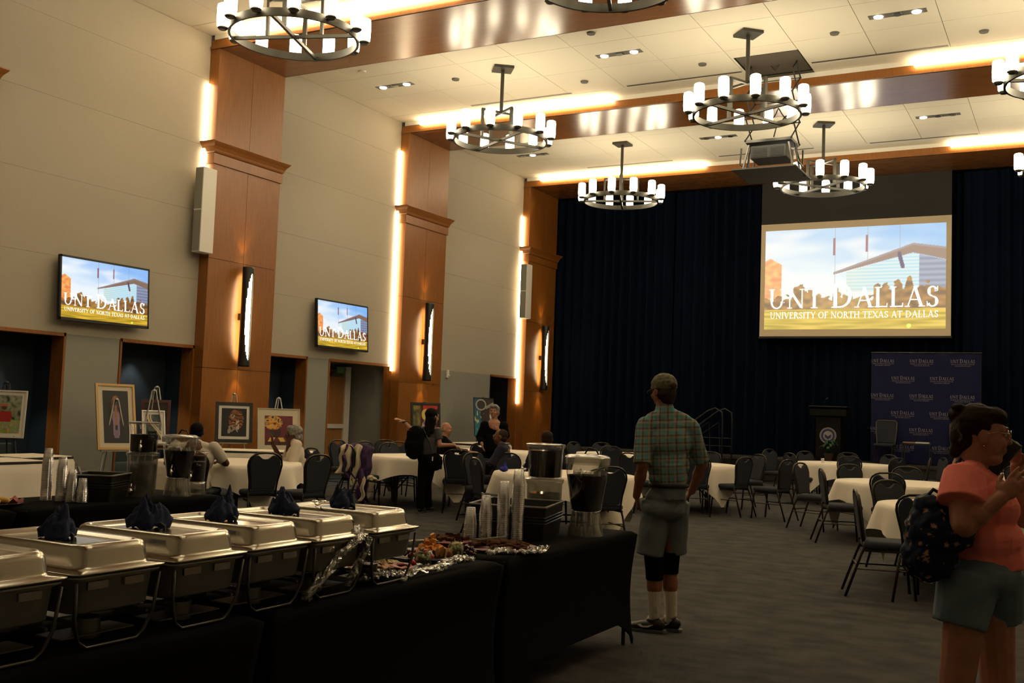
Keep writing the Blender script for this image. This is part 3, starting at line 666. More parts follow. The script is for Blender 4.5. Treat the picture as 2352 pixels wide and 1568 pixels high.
# ================================================================== BANQUET CHAIRS
def chair_proto():
    t = thing('banquet_chair', 'x', 'chair')
    yb = lambda z: -.205-(z-.45)*.14
    out = [(-.165, .47), (-.175, .6), (-.20, .72), (-.212, .79), (-.205, .84), (-.18, .885), (-.14, .915), (-.09, .932), (0, .938), (.09, .932), (.14, .915), (.18, .885), (.205, .84), (.212, .79), (.20, .72), (.175, .6), (.165, .47)]
    pad = [(-.150, .50), (-.16, .6), (-.185, .72), (-.197, .79), (-.19, .835), (-.168, .875), (-.135, .902), (-.10, .912), (-.075, .895), (-.04, .868), (0, .862), (.04, .868), (.075, .895), (.10, .912), (.135, .902), (.168, .875), (.19, .835), (.197, .79), (.185, .72), (.16, .6), (.15, .50)]
    g = G(); n = len(pad)
    for sgn, dy in ((1, .03), (-1, -.018)):
        pass
    g.prism(pad, .026, -.016, lambda a, b, h: (a, yb(b)+h, b)); g.obj('backrest', M['chair'], t, bevel=.012)
    G().tube([(a, yb(b), b) for a, b in out], .0125, 8).obj('back_frame', M['chairmetal'], t, smooth=True)
    g = G(); g.rr([(.20, .20, .06, .425), (.218, .218, .07, .44), (.222, .222, .07, .47), (.21, .21, .065, .492), (.17, .17, .05, .50)]); g.obj('seat', M['chair'], t, smooth=True, loc=(0, .01, 0))
    for sx in (-1, 1):
        G().tube([(sx*.165, yb(.50), .50), (sx*.175, -.20, .44), (sx*.185, -.235, .36), (sx*.195, -.36, .0)], .0125, 8).obj('leg', M['chairmetal'], t, smooth=True)
        G().tube([(sx*.19, .18, .44), (sx*.195, .20, .38), (sx*.20, .235, 0)], .0125, 8).obj('leg', M['chairmetal'], t, smooth=True)
        G().cone((sx*.19, -.275, .25), (sx*.197, .215, .25), .008, .008, 6).obj('side_stretcher', M['chairmetal'], t)
        G().box(sx*.19-.012, sx*.19+.012, -.2, .19, .405, .43).obj('seat_rail', M['chairmetal'], t)
    G().cone((-.188, -.262, .28), (.188, -.262, .28), .008, .008, 6).obj('stretcher', M['chairmetal'], t)
    G().tube([(-.19, .205, .35), (-.15, .21, .385), (.15, .21, .385), (.19, .205, .35)], .008, 6).obj('front_brace', M['chairmetal'], t)
    return t
CH0 = chair_proto(); used = [0]
TB = dict(A=(-9.58, 10.07), B=(-9.25, 14.07), D=(-9.9, 17.65), H=(-5.8, 12.15), N=(-8.1, 19.6), M=(-5.9, 16.95), E=(-3.95, 20.85), F=(-2.05, 14.98), G=(-.88, 11.15), P=(-.3, 20.3))
GRP = dict(A='chairs around the seated couple table', B='chairs around the table left of the woman with the backpack', D='chairs around the table of the standing woman in black', H='chairs around the table behind the drink dispensers', N='chairs around the far table below the curtain', M='chairs around the table behind the man in the cap', E='chairs around the table before the lectern', F='chairs around the table behind the woman in coral', G='chairs around the table beside the backpack', P='chairs around the far right table')
def chair(tk, x, y, label, turn=0):
    c = TB[tk]; d = Vector((c[0]-x, c[1]-y)).normalized(); d.rotate(Matrix.Rotation(turn, 2))
    loc = (x+.27*d.x, y+.27*d.y, 0); rz = atan2(-d.x, d.y)
    if not used[0]:
        used[0] = 1; CH0.location = loc; CH0.rotation_euler = (0, 0, rz); CH0['label'] = label; CH0['group'] = GRP[tk]; return CH0
    return dup(CH0, loc, rz, label, GRP[tk])
for a in (
    ('A', -9.08, 8.92, 'slate banquet chair holding the man in the white T-shirt'),
    ('A', -8.50, 9.55, 'slate banquet chair with its back to us between the seated couple'),
    ('A', -7.95, 9.86, 'slate banquet chair seen side-on right of the woman in the white blouse'),
    ('A', -9.20, 11.25, 'slate banquet chair under the woman in the white blouse'),
    ('B', -9.67, 12.63, 'banquet chair draped with the purple patterned jacket'),
    ('B', -10.58, 14.30, 'slate chair facing us just right of the draped jacket'),
    ('B', -11.14, 14.28, 'slate chair partly hidden behind the draped jacket, by the open door'),
    ('B', -10.98, 15.45, 'leftmost slate chair in the cluster before the middle column'),
    ('B', -10.31, 14.91, 'central slate chair in the cluster before the middle column'),
    ('B', -10.12, 14.35, 'slate chair half hidden by the black backpack of the leaning woman'),
    ('B', -8.12, 13.30, 'slate chair whose back the leaning woman with backpack rests her hand on', -.45),
    ('H', -7.45, 12.62, 'slate chair seen left behind the dark chair near the cup stacks'),
    ('H', -7.20, 13.15, 'slate chair of the seated woman with glasses'),
    ('H', -6.72, 13.55, 'slate chair just left of the upper tea dispenser'),
    ('D', -9.55, 16.45, 'slate chair touched by the standing woman in black'),
    ('H', -6.58, 11.20, 'dark slate chair with handle hole standing above the cup stacks'),
    ('H', -4.76, 11.20, 'dark slate chair just left of the man in the cap'),
    ('N', -9.35, 19.97, 'far slate chair above the tapered dispenser, left one'),
    ('N', -8.95, 20.52, 'far slate chair above the tapered dispenser, right one'),
    ('N', -7.84, 18.43, 'far slate chair with its back to us, upper left of the man in the cap'),
    ('M', -6.33, 15.62, 'slate chair hidden partly by the left sleeve of the man in the cap'),
    ('M', -5.27, 15.87, 'slate chair at the right elbow of the man in the cap'),
    ('M', -5.83, 18.25, 'slate chair facing us behind the right shoulder of the man in the cap'),
    ('M', -4.69, 16.48, 'slate chair at the right end of the table behind the man in the cap'),
    ('M', -4.93, 18.22, 'slate chair just beyond the right end of the cap man table'),
    ('M', -3.98, 16.35, 'pulled-out slate chair facing left in the aisle left of the lectern table'),
    ('E', -5.70, 21.82, 'far slate chair pulled away left of the lectern table'),
    ('E', -4.80, 19.87, 'dark slate chair at the left end of the lectern table'),
    ('E', -4.92, 21.63, 'slate chair facing us below the left side of the lectern'),
    ('E', -4.16, 22.13, 'slate chair facing us right of the fern'),
    ('E', -3.33, 21.99, 'slate chair facing us below the left chair on the stage'),
    ('E', -3.66, 19.63, 'dark slate chair back to us at the middle of the lectern table'),
    ('E', -2.89, 20.10, 'dark slate chair back to us near the right end of the lectern table'),
    ('E', -2.46, 21.03, 'slate chair seen side-on at the right end of the lectern table, nearer one'),
    ('E', -2.30, 21.75, 'slate chair seen side-on behind the hair bun of the woman in coral'),
    ('F', -3.58, 15.45, 'thin side-on slate chair at the far left of the table behind the backpack'),
    ('F', -2.95, 13.91, 'side-on slate chair with handle hole at the left of the table behind the backpack', -.5),
    ('F', -2.97, 15.90, 'slate chair facing us, left of two beyond the floral backpack table'),
    ('F', -2.21, 16.22, 'slate chair facing us, right of two beyond the floral backpack table'),
    ('F', -2.11, 13.78, 'dark slate chair with its back to us behind the chair nearest the floral backpack'),
    ('G', -1.83, 11.96, 'slate chair facing us left behind the floral backpack'),
    ('G', -1.80, 9.95, 'big side-on slate chair with a full seat in view left of the floral backpack', -.65),
    ('G', -1.22, 9.75, 'big slate chair partly hidden behind the floral backpack'),
    ('P', -.91, 19.15, 'far slate chair right of the raised phone'),
    ): chair(*a)
# stage chairs without handle hole
def stage_chair(x, label, rz=pi):
    t = thing('stage_chair', label, 'chair', (x, 26.45, .6), rz, 'chairs on the stage')
    G().prism([(-.2, .5), (-.22, .75), (-.225, .98), (-.20, 1.02), (.20, 1.02), (.225, .98), (.22, .75), (.2, .5)], -.24, -.19, lambda a, b, h: (a, h-(b-.45)*.1, b)).obj('backrest', M['chair'], t, bevel=.01)
    G().tube([(-.2, -.2, .45), (-.235, -.23, .75), (-.24, -.27, 1.0), (-.2, -.275, 1.04), (.2, -.275, 1.04), (.24, -.27, 1.0), (.235, -.23, .75), (.2, -.2, .45)], .012, 6).obj('back_frame', mat('stage_chair_frame', (.14, .11, .06), .4), t)
    G().rr([(.22, .21, .05, .42), (.235, .225, .05, .46), (.2, .19, .05, .49)]).obj('seat', M['chair'], t, smooth=True)
    for sx in (-1, 1):
        for sy in (-1, 1): G().cone((sx*.2, sy*.19, 0), (sx*.2, sy*.19, .43), .012, .012, 6).obj('leg', M['chairmetal'], t)
    return t
stage_chair(-4.12, 'slate armless chair on the stage in front of the left of the banner')
stage_chair(-2.45, 'slate chair on the stage half hidden by the hair of the woman in coral')

# ================================================================== ROUND TABLES
RT = .91
def round_cloth(seed, rot):
    g = G(); rnd = random.Random(seed); ph = [rnd.random()*6 for _ in range(5)]; A = 1.15; Z = .765
    def f(u, v):
        a = 2*pi*u; L = min(A/max(abs(cos(a)), abs(sin(a)), 1e-6), 1.56); drop = L-RT
        if v <= .4: r = max(.001, v/.4*RT); return (r*cos(a), r*sin(a), Z)
        t = (v-.4)/.6; w = t*(.035*sin(9*a+ph[0])+.03*sin(5*a+ph[1])+.018*sin(17*a+ph[2]))*min(1, drop/.3)
        r = RT+.012*min(1, t*8)+.10*t*drop+w+.02*t; z = Z-.012*min(1, t*6)-drop*.97*t
        return (r*cos(a), r*sin(a), max(z, .03))
    g.grid(144, 16, f, closed=True); g.v = [tuple(Rz(rot)@Vector(v)) for v in g.v]; return g
TT = None
TL = dict(A='of the man in white T-shirt and the woman in blouse', B='left of the woman with the black backpack', D='in front of the standing woman in black',
          H='just behind the drink dispensers', N='far away below the curtain, left of the cap man', M='behind the man in the cap', E='in front of the lectern', F='in the middle behind the floral backpack', G='nearest on the right behind the woman in coral', P='far at the right edge')
rots = dict(A=.5, B=.35, D=.6, H=.3, N=.1, M=.25, E=.15, F=.62, G=.45, P=.3)
def table_proto():
    t = thing('round_table', 'x', 'table')
    G().lathe([(RT-.01, .72), (RT, .735), (RT, .75), (RT-.01, .755)], 48).obj('tabletop', M['legmetal'], t)
    for sx in (-1, 1):
        for sy in (-1, 1): G().cone((sx*.42, sy*.28, 0), (sx*.42, sy*.28, .72), .02, .02, 8).obj('leg', M['legmetal'], t)
        G().cone((sx*.42, -.28, .2), (sx*.42, .28, .2), .012, .012, 6).obj('leg_brace', M['legmetal'], t)
        G().cone((sx*.42, 0, .2), (0, 0, .70), .012, .012, 6).obj('folding_strut', M['legmetal'], t)
    return t
t0 = table_proto()
for i, (k, (x, y)) in enumerate(TB.items()):
    lb = 'round folding banquet table '+TL[k]
    if i == 0: t0.location = (x, y, 0); t0['label'] = lb; t0['group'] = 'round banquet tables'
    else: dup(t0, (x, y, 0), i*.7, lb, 'round banquet tables')
    round_cloth(i, rots[k]).obj('tablecloth', M['cloth'], loc=(x, y, 0), smooth=True, label='ivory cloth on round table '+TL[k], cat='tablecloth', group='ivory round tablecloths')
# rectangular tables with ivory cloths
def rect_table(label, loc, rz, hx, hy, drop=.52, kind=''):
    t = thing('display_table', 'long folding table '+label, 'table', loc, rz, 'long display tables')
    G().box(-hx, hx, -hy, hy, .72, .75).obj('tabletop', M['legmetal'], t)
    for sx in (-1, 1):
        for sy in (-1, 1): G().cone((sx*(hx-.15), sy*(hy-.1), 0), (sx*(hx-.15), sy*(hy-.1), .72), .018, .018, 6).obj('leg', M['legmetal'], t)
    g = G(); rnd = random.Random(int(hx*1000+loc[0]*10)); ph = [rnd.random()*6 for _ in range(3)]
    def f(u, v):
        p = u*4; s = int(p) % 4; q = p-int(p)
        cs = [(-hx, -hy), (hx, -hy), (hx, hy), (-hx, hy)]; a = cs[s]; b = cs[(s+1) % 4]; x = a[0]+(b[0]-a[0])*q; y = a[1]+(b[1]-a[1])*q
        if v < .35: k = v/.35; return (x*k, y*k, .758)
        t_ = (v-.35)/.65; n = Vector((x/hx if abs(x) > hx-.001 else 0, y/hy if abs(y) > hy-.001 else 0))
        w = .01+t_*(.02+.018*sin(u*75+ph[0])+.012*sin(u*31+ph[1]))
        return (x+n.x*w, y+n.y*w, .758-.006*min(1, 5*t_)-drop*t_)
    g.grid(160, 10, f, closed=True); g.obj('tablecloth', M['cloth'], loc=loc, rz=rz, smooth=True, sharp=True, label='straight ivory cloth on the long table '+label, cat='tablecloth', group='ivory long tablecloths')
rect_table('at the left edge under the first painting easel', (-11.12, 7.35, 0), pi/2, .95, .37)
rect_table('behind the back cup stacks by the grey pier', (-11.75, 8.75, 0), pi/2+.05, .40, .37)
rect_table('behind the seated couple, below the framed animal picture', (-11.75, 12.95, 0), .67, .95, .37, .5)
rect_table('by the wall behind the bald man in black', (-12.6, 21.6, 0), pi/2, .9, .37)
# flyers on the left table
for i, (x, y, c, n) in enumerate(((-11.0, 7.2, (.5, .15, .2), 'pink'), (-11.2, 7.7, (.03, .05, .15), 'navy'), (-11.3, 7.0, (.4, .38, .35), 'grey'))):
    G().box(-.14, .14, -.1, .1, 0, .004).obj('flyer', mat('flyer_%d' % i, c, .6), loc=(x, y, .7585), rz=.3*i, label=n+' printed flyer lying on the ivory table at the left edge', cat='flyer', group='flyers on the left table')

# ================================================================== BLACK STRETCH-COVERED BUFFET TABLES
def stretch_table(label, cx, cy, hx, hy, group):
    t = thing('buffet_table', label, 'table', (cx, cy, 0), 0, group)
    G().box(-hx+.02, hx-.02, -hy+.02, hy-.02, .715, .745).obj('tabletop', M['legmetal'], t)
    for sx in (-1, 1):
        for sy in (-1, 1): G().cone((sx*(hx-.06), sy*(hy-.07), .0), (sx*(hx-.06), sy*(hy-.07), .72), .014, .014, 6).obj('leg', M['legmetal'], t)
    g = G()
    def f(u, v):
        p = u*4; s = int(p) % 4; q = p-int(p); cs = [(-hx, -hy), (hx, -hy), (hx, hy), (-hx, hy)]; a = cs[s]; b = cs[(s+1) % 4]
        ln = hypot(b[0]-a[0], b[1]-a[1]); x = a[0]+(b[0]-a[0])*q; y = a[1]+(b[1]-a[1])*q
        if v < .3: k = v/.3; return (x*k, y*k, .76)
        t_ = (v-.3)/.7; e = min(q, 1-q)*ln; zb = .17*min(1, e/.28)**.5 if e > .03 else 0
        z = .76-.01*min(1, t_*8)-(.75-zb)*t_; ins = .035*sin(pi*min(1, t_*1.0))*.8+.01*t_
        k = 1-ins/hx if hx < hy else 1-ins/hy; kx = 1-ins/hx; ky = 1-ins/hy; 
        if t_ > .9 and e < .08: kx = ky = 1-.02
        return (x*kx, y*ky, max(.004, z))
    g.grid(200, 26, f, closed=True); g.obj('stretch_cover', M['blackcloth'], t, smooth=True)
    return t
GF = 'front buffet tables'; GBk = 'rear drink tables'
stretch_table('black-covered buffet table under the fruit and the four right chafing dishes', -3.01, 3.93, .38, .895, GF)
stretch_table('black-covered buffet table under the two left chafing dishes', -3.01, 2.10, .38, .90, GF)
stretch_table('black-covered table under the right-hand cup stacks and dispensers', -3.03, 5.79, .39, .93, GF)
stretch_table('black-covered buffet table below the left bottom corner', -3.01, .26, .38, .90, GF)
stretch_table('black-covered table under the rear cup stacks and dispensers', -6.62, 5.60, .38, .93, GBk)
stretch_table('black-covered table under the plate of yellow pastries', -6.66, 3.72, .38, .91, GBk)

# ================================================================== CHAFING DISHES
def chafer_proto():
    t = thing('chafing_dish', 'x', 'chafing dish')
    HX, HY = .30, .182          # long side along local x, front short end at +x
    g = G(); g.rr([(HX-.035, HY-.035, .05, .232), (HX-.03, HY-.03, .05, .236), (HX-.001, HY-.001, .03, .236), (HX, HY, .03, .244), (HX-.03, HY-.03, .05, .250), (HX-.034, HY-.034, .05, .26), (HX-.040, HY-.040, .05, .30), (HX-.046, HY-.046, .048, .316), (HX-.056, HY-.056, .044, .323), (HX-.068, HY-.068, .038, .321), (HX-.075, HY-.075, .034, .312), (HX-.16, HY-.10, .03, .3105)], k=7)
    g.obj('lid', M['steel'], t, smooth=True)
    g = G(); g.tube([(-.05, 0, .311), (-.05, 0, .325), (-.035, 0, .332), (.035, 0, .332), (.05, 0, .325), (.05, 0, .311)], .006, 8); g.obj('lid_handle', M['legmetal'], t, smooth=True)
    g = G(); g.rr([(HX-.05, HY-.045, .04, .112), (HX-.035, HY-.032, .045, .12), (HX-.026, HY-.024, .045, .215), (HX-.012, HY-.012, .03, .224), (HX-.01, HY-.01, .03, .231)], k=6); g.obj('water_pan', M['pan'], t, smooth=True)
    for sx in (-1, 1):
        for yy in (-.085, .055): G().box(sx*(HX-.020)-.004, sx*(HX-.020)+.006, yy-.038, yy+.038, .190, .214).obj('bracket', M['steel'], t)
        pts = [(sx*(HX-.03), -HY+.03, .20)]
        for k in range(13):
            a = pi+pi*k/12; pts.append((sx*(HX-.045), (HY-.06)*cos(a), .055+.05*sin(a)) if 0 < k < 12 else (sx*(HX-.045), (HY-.045)*cos(a), .09))
        pts = [(sx*(HX-.02), -HY+.02, .215), (sx*(HX-.03), -HY+.03, .09), (sx*(HX-.04), -HY+.055, .03), (sx*(HX-.04), -HY+.085, .009), (sx*(HX-.04), -.03, .009), (sx*(HX-.04), .03, .009), (sx*(HX-.04), HY-.085, .009), (sx*(HX-.04), HY-.055, .03), (sx*(HX-.03), HY-.03, .09), (sx*(HX-.02), HY-.02, .215)]
        G().tube(pts, .006, 8).obj('frame_leg', M['framebar'], t, smooth=True)
        cx = sx*.14
        G().lathe([(.042, .012), (.044, .014), (.044, .075), (.040, .078)], 16, (cx, 0, 0)).obj('fuel_can', M['steelb'], t, smooth=True, sharp=True)
        G().box(cx-.06, cx+.06, -HY+.04, HY-.04, .030, .034).obj('burner_shelf', M['steelb'], t)
    for sy in (-1, 1): G().cone((-HX+.04, sy*(HY-.045), .09), (HX-.04, sy*(HY-.045), .09), .006, .006, 6).obj('side_rail', M['steelb'], t)
    return t
cp = chafer_proto()
chx = -2.64-.30
CF = [(3.85, 'fifth chafing dish, rightmost, with tongs on its steel lid beside the fruit platters'), (3.45, 'fourth chafing dish with plastic wrap hanging from its rim'), (3.09, 'third steel chafing dish, in the middle of the row'), (2.72, 'second steel chafing dish reflecting the blue television light'), (2.34, 'first full steel chafing dish at the left with a blue knotted napkin'), (1.955, 'steel chafing dish cut off by the left edge')]
for i, (y, l) in enumerate(CF):
    if i == 0: cp.location = (chx, y, .76); cp['label'] = l; cp['group'] = 'steel chafing dishes'
    else: dup(cp, (chx+(.01 if i % 2 else 0), y, .76), 0, l, 'steel chafing dishes')
# napkins knotted over lid handles
tex = bpy.data.textures.new('crumple', 'CLOUDS'); tex.noise_scale = .035
tex2 = bpy.data.textures.new('crumple_fine', 'CLOUDS'); tex2.noise_scale = .018
def blob(prims, name, m, vox, parent=None, disp=0, tx=None, sm=2, **kw):
    g = G()
    for p in prims:
        if p[0] == 'e': g.ell(p[1], p[2], p[3] if len(p) > 3 else None, n=p[4] if len(p) > 4 else 14)
        elif p[0] == 'c': g.cap(p[1], p[2], p[3], p[4])
        elif p[0] == 'k': g.cone(p[1], p[2], p[3], p[4], 16)
        elif p[0] == 'b': g.box(*p[1])
    o = g.obj(name, m, parent, **kw)
    r = o.modifiers.new('remesh', 'REMESH'); r.mode = 'VOXEL'; r.voxel_size = vox; r.use_smooth_shade = True
    if disp:
        d = o.modifiers.new('disp', 'DISPLACE'); d.texture = tx; d.strength = disp; d.mid_level = .5
    if sm: s = o.modifiers.new('smooth', 'SMOOTH'); s.factor = .5; s.iterations = sm
    return o
def ER(ax, ay, az): return (Rz(az)@Matrix.Rotation(ay, 3, 'Y')@Matrix.Rotation(ax, 3, 'X'))
for i, (y, l) in enumerate(CF[:5]):
    rnd = random.Random(40+i); ph = [rnd.random()*6 for _ in range(6)]; g = G(); hh = .075+.015*rnd.random()
    tips = [(rnd.random()*6.28, .25+.35*rnd.random(), .030+.03*rnd.random()) for _ in range(3)]
    def f(u, v):
        a = 2*pi*u; r = v**.8; rad = .070*(1+.18*sin(2*a+ph[0])+.12*sin(3*a+ph[1])+.07*sin(7*a+ph[2]))
        rid = abs(noise.noise(Vector((cos(a)*r*2.2+ph[3], sin(a)*r*2.2, ph[4]))))
        z = hh*(1-r**2.6)*(1+.25*sin(3*a+ph[5])*r)-.05*rid*(1-r*.5)+.012*abs(sin(5*a+9*r+ph[0]))
        for ta, tr, th in tips:
            d = hypot(r*cos(a)-tr*cos(ta), r*sin(a)-tr*sin(ta)); z += th*max(0, 1-d/.26)
        q = rad*(r if r < .85 else .85+.15*(1-(r-.85)/.15)*.6)
        return (q*cos(a)*1.0, q*sin(a)*1.05, max(0, z))
    g.grid(56, 22, f, closed=True); o = g.obj('napkin', M['bluenap'], smooth=True, loc=(chx-.02, y, .76+.3125), label='royal blue napkin knotted on the lid handle of the '+('fifth or rightmost', 'fourth', 'third', 'second', 'first full')[i]+' chafing dish', cat='napkin', group='blue napkins on the lids')
# serving tongs on lid 5
t = thing('serving_tongs', 'steel serving tongs lying across the rightmost chafing dish lid', 'tongs', (chx-.10, 3.78, .76+.335), 2.2)
for s in (-1, 1):
    G().tube([(-.12, 0, 0), (-.05, s*.012, 0), (.05, s*.022, .002)], .0035, 6).obj('arm', M['steel'], t, smooth=True)
    G().ell((.07, s*.02, 0), (.03, .016, .006)).obj('scoop', M['steel'], t, smooth=True)

# ================================================================== CUPS, CRATES, DISPENSERS
g = G(); g.lathe([(.0385, .0), (.041, .0), (.041, .004), (.039, .006), (.031, .074), (.027, .103), (.001, .103)], 16, cap0=False, cap1=False)
cup0 = g.mesh('plastic_cup', M['cup'], True)
ORD = 'top second third fourth fifth sixth seventh eighth ninth tenth eleventh twelfth thirteenth fourteenth fifteenth sixteenth seventeenth eighteenth nineteenth twentieth'.split(); ORD += ['twenty-'+w for w in 'first second third fourth fifth sixth seventh eighth'.split()]
def cup_stack(x, y, n, label, group, lean=0):
    for k in range(n):
        o = bpy.data.objects.new('plastic_cup', cup0); COL.objects.link(o)
        o.location = (x+lean*k*.012+random.uniform(-.0006, .0006), y, .761+k*.0122); tag(o, ('%s cup of the ' % ORD[n-1-k] if k == n-1 else '%s cup from the top of the ' % ORD[n-1-k])+label, 'cup', group)
for x, y, n, l in ((-3.19, 5.40, 9, 'shortest clear front stack'), (-3.11, 5.44, 15, 'second clear front stack from left'), (-3.04, 5.53, 22, 'third clear front stack from left'), (-2.965, 5.57, 28, 'tallest clear front stack by the crate')):
    cup_stack(x, y, n, l, 'cups of the '+l)
for x, y, n, l in ((-6.69, 5.16, 24, 'tallest clear rear stack'), (-6.59, 5.21, 19, 'second tallest clear rear stack'), (-6.49, 5.22, 12, 'third clear rear stack'), (-6.41, 5.25, 7, 'shortest clear rear stack by the crate')):
    cup_stack(x, y, n, l, 'cups of the '+l)
def crate(label, loc, rz, hx, hy, h):
    t = thing('ice_crate', label, 'crate', loc, rz)
    g = G(); g.rr([(hx-.02, hy-.02, .015, 0), (hx, hy, .015, h), (hx-.008, hy-.008, .012, h), (hx-.03, hy-.03, .012, .01)], k=4); g.obj('box', M['crate'], t)
    g = G(); g.rr([(hx, hy, .015, h-.004), (hx+.008, hy+.008, .018, h-.002), (hx+.008, hy+.008, .018, h+.006), (hx-.008, hy-.008, .012, h+.006), (hx-.008, hy-.008, .012, h-.002)], k=4, cap0=False, cap1=False); g.obj('rim', M['crateedge'], t)
    for k in range(3): G().rr([(hx-.004, hy-.004, .015, h*.5+k*.018), (hx+.001, hy+.001, .015, h*.5+k*.018+.004), (hx-.003, hy-.003, .015, h*.5+k*.018+.008)], k=4, cap0=False, cap1=False).obj('moulded_rib', M['crate'], t)
    g = G(); g.rr([(hx-.022, hy-.022, .012, h-.06), (hx-.025, hy-.025, .012, h-.05)], k=4); g.obj('ice', M['frost'], t)
    G().cap((hx*-.8, 0, h-.03), (hx*-1.02, .02, h+.04), .008, .011, 8).obj('scoop_handle', M['steelb'], t)
    return t
crate('black open ice crate behind the front cup stacks', (-3.12, 5.865, .761), .25, .24, .27, .205)
crate('black open ice crate beside the rear cup stacks', (-6.56, 5.52, .761), .5, .17, .20, .19)
def tap(t, a, z, R):
    d = Vector((cos(a), sin(a), 0)); p = d*R+Vector((0, 0, z))
    g = G(); g.cone(p, p+d*.04, .012, .012, 10); g.cone(p+d*.035+Vector((0, 0, .02)), p+d*.035+Vector((0, 0, -.035)), .010, .009, 10); g.cap(p+d*.035+Vector((0, 0, .02)), p+d*.02+Vector((0, 0, .05)), .005, .006, 8)
    g.obj('tap', M['chrome'], t, smooth=True)
def straight_disp(label, loc, rb, h1, fill, full_dark, tapa, z0=0, lid=True):
    t = thing('drink_dispenser', label, 'dispenser', loc)
    G().lathe([(rb-.008, 0), (rb-.004, .01), (rb+.004, h1-.01), (rb+.012, h1), (rb+.012, h1+.012), (rb-.002, h1+.012)], 32, cap0=True, cap1=False).obj('container', M['frost' if not full_dark else 'clear'], t, smooth=True)
    if full_dark: G().lathe([(rb-.012, .008), (rb-.006, fill)], 32).obj('tea', M['tea'], t, smooth=True, sharp=True)
    else: G().lathe([(rb-.012, .008), (rb-.008, fill)], 32).obj('water', clear('water_fill', tint=(.62, .60, .54), gl=.1, alpha=.12, acol=(.4, .38, .33)), t, smooth=True, sharp=True)
    if lid: G().lathe([(rb+.014, h1+.008), (rb+.016, h1+.022), (rb-.01, h1+.026), (.03, h1+.028)], 32, cap0=False).obj('lid', M['frost'], t, smooth=True, sharp=True)
    if tapa is not None: tap(t, tapa, .05, rb)
    return t
straight_disp('lower clear water dispenser with ice standing behind the front crate', (-3.17, 6.33, .761), .115, .31, .24, False, -2.6)
straight_disp('upper square-shouldered dispenser of dark tea stacked on the water dispenser', (-3.17, 6.33, 1.10), .118, .205, .185, True, -2.5)
straight_disp('lower rear water dispenser behind the rear crate', (-6.56, 5.93, .761), .112, .32, .25, False, -1.3)
straight_disp('upper rear dispenser of dark tea with a small black label', (-6.56, 5.93, 1.105), .11, .22, .145, True, -.9)
def taper_disp(label, loc, s=1, tapa=-1.9):
    t = thing('drink_dispenser', label, 'dispenser', loc)
    G().lathe([(.118*s, 0), (.118*s, .006), (.10*s, .07*s), (.092*s, .15*s)], 28, cap0=False, cap1=False).obj('clear_base', M['frost'], t, smooth=True)
    g = G()
    for k in range(10): a = 2*pi*k/10; g.cone((.115*s*cos(a), .115*s*sin(a), .004), (.09*s*cos(a), .09*s*sin(a), .15*s), .003, .003, 5)
    o = g.obj('base_ribs', M['frost'], t, smooth=True, kind='stuff')
    G().lathe([(.085*s, .152*s), (.098*s, .16*s), (.118*s, .30*s), (.135*s, .40*s), (.138*s, .49*s), (.146*s, .495*s), (.146*s, .50*s)], 32, cap1=False).obj('container', M['clear'], t, smooth=True)
    G().lathe([(.08*s, .156*s), (.094*s, .165*s), (.114*s, .30*s), (.129*s, .385*s)], 32).obj('tea', M['tea'], t, smooth=True, sharp=True)
    G().lathe([(.148*s, .455*s), (.150*s, .50*s), (.13*s, .515*s), (.05, .522*s)], 32, cap0=False).obj('lid', M['frost'], t, smooth=True, sharp=True)
    for k in range(5): G().box(-.018, .018, -.018, .018, -.018, .018, ER(k, k*2, k*3)).obj('ice_cube', M['frost'], t, loc=(.07*cos(k*1.3), .07*sin(k*1.3), .395*s))
    G().tube([(-.02, 0, .52*s), (0, .01, .56*s), (.05, .02, .55*s), (.08, .02, .50*s)], .006, 6).obj('lid_strap', M['legmetal'], t, smooth=True)
    if tapa is not None: tap(t, tapa, .21*s, .105*s)
    return t
taper_disp('tapered clear dispenser of dark tea nearest the man in the cap', (-2.80, 6.20, .761), 1.0, None)
taper_disp('rear tapered dispenser of dark tea with chrome tap', (-6.41, 5.95+.22, .761), .95, -1.2)
t = straight_disp('single rear jar dispenser, dark tea over a clear pedestal, in front of the white T-shirt', (-6.43, 6.36, .865), .092, .235, .215, True, -1.0, lid=False)
G().lathe([(.098, -.104), (.10, -.10), (.094, -.02), (.094, 0)], 28, cap0=True).obj('pedestal', M['frost'], t, smooth=True)
def textobj(txt, size, name, m, parent, loc, rot):
    c = bpy.data.curves.new(name, 'FONT'); c.body = txt; c.size = size; c.align_x = 'CENTER'
    o = bpy.data.objects.new(name+'_tmp', c); COL.objects.link(o); bpy.context.view_layer.update()
    me = bpy.data.meshes.new_from_object(o.evaluated_get(bpy.context.evaluated_depsgraph_get())); bpy.data.objects.remove(o)
    me.materials.clear(); me.materials.append(m); r = bpy.data.objects.new(name, me); COL.objects.link(r); r.parent = parent; r.location = loc; r.rotation_euler = rot; return r
aj = atan2(-6.36, 6.43)+.35
textobj('Un-sweet', .028, 'handwritten_label', M['printwhite'], t, (.1*cos(aj), .1*sin(aj), .165), (pi/2, 0, aj+pi/2))
textobj('Tea', .028, 'handwritten_label', M['printwhite'], t, (.1*cos(aj), .1*sin(aj), .135), (pi/2, 0, aj+pi/2))
lb = thing('drink_label', 'small black handwritten label on the upper rear tea dispenser', 'label', (-6.56+.125*cos(aj+.2), 5.93+.125*sin(aj+.2), 1.245), aj+.2+pi/2)
G().box(-.035, .035, -.002, .002, -.03, .035).obj('card', M['black'], lb)
textobj('Sweet', .02, 'lettering', M['printwhite'], lb, (0, -.003, .008), (pi/2, 0, 0)); textobj('Tea', .02, 'lettering', M['printwhite'], lb, (0, -.003, -.014), (pi/2, 0, 0))

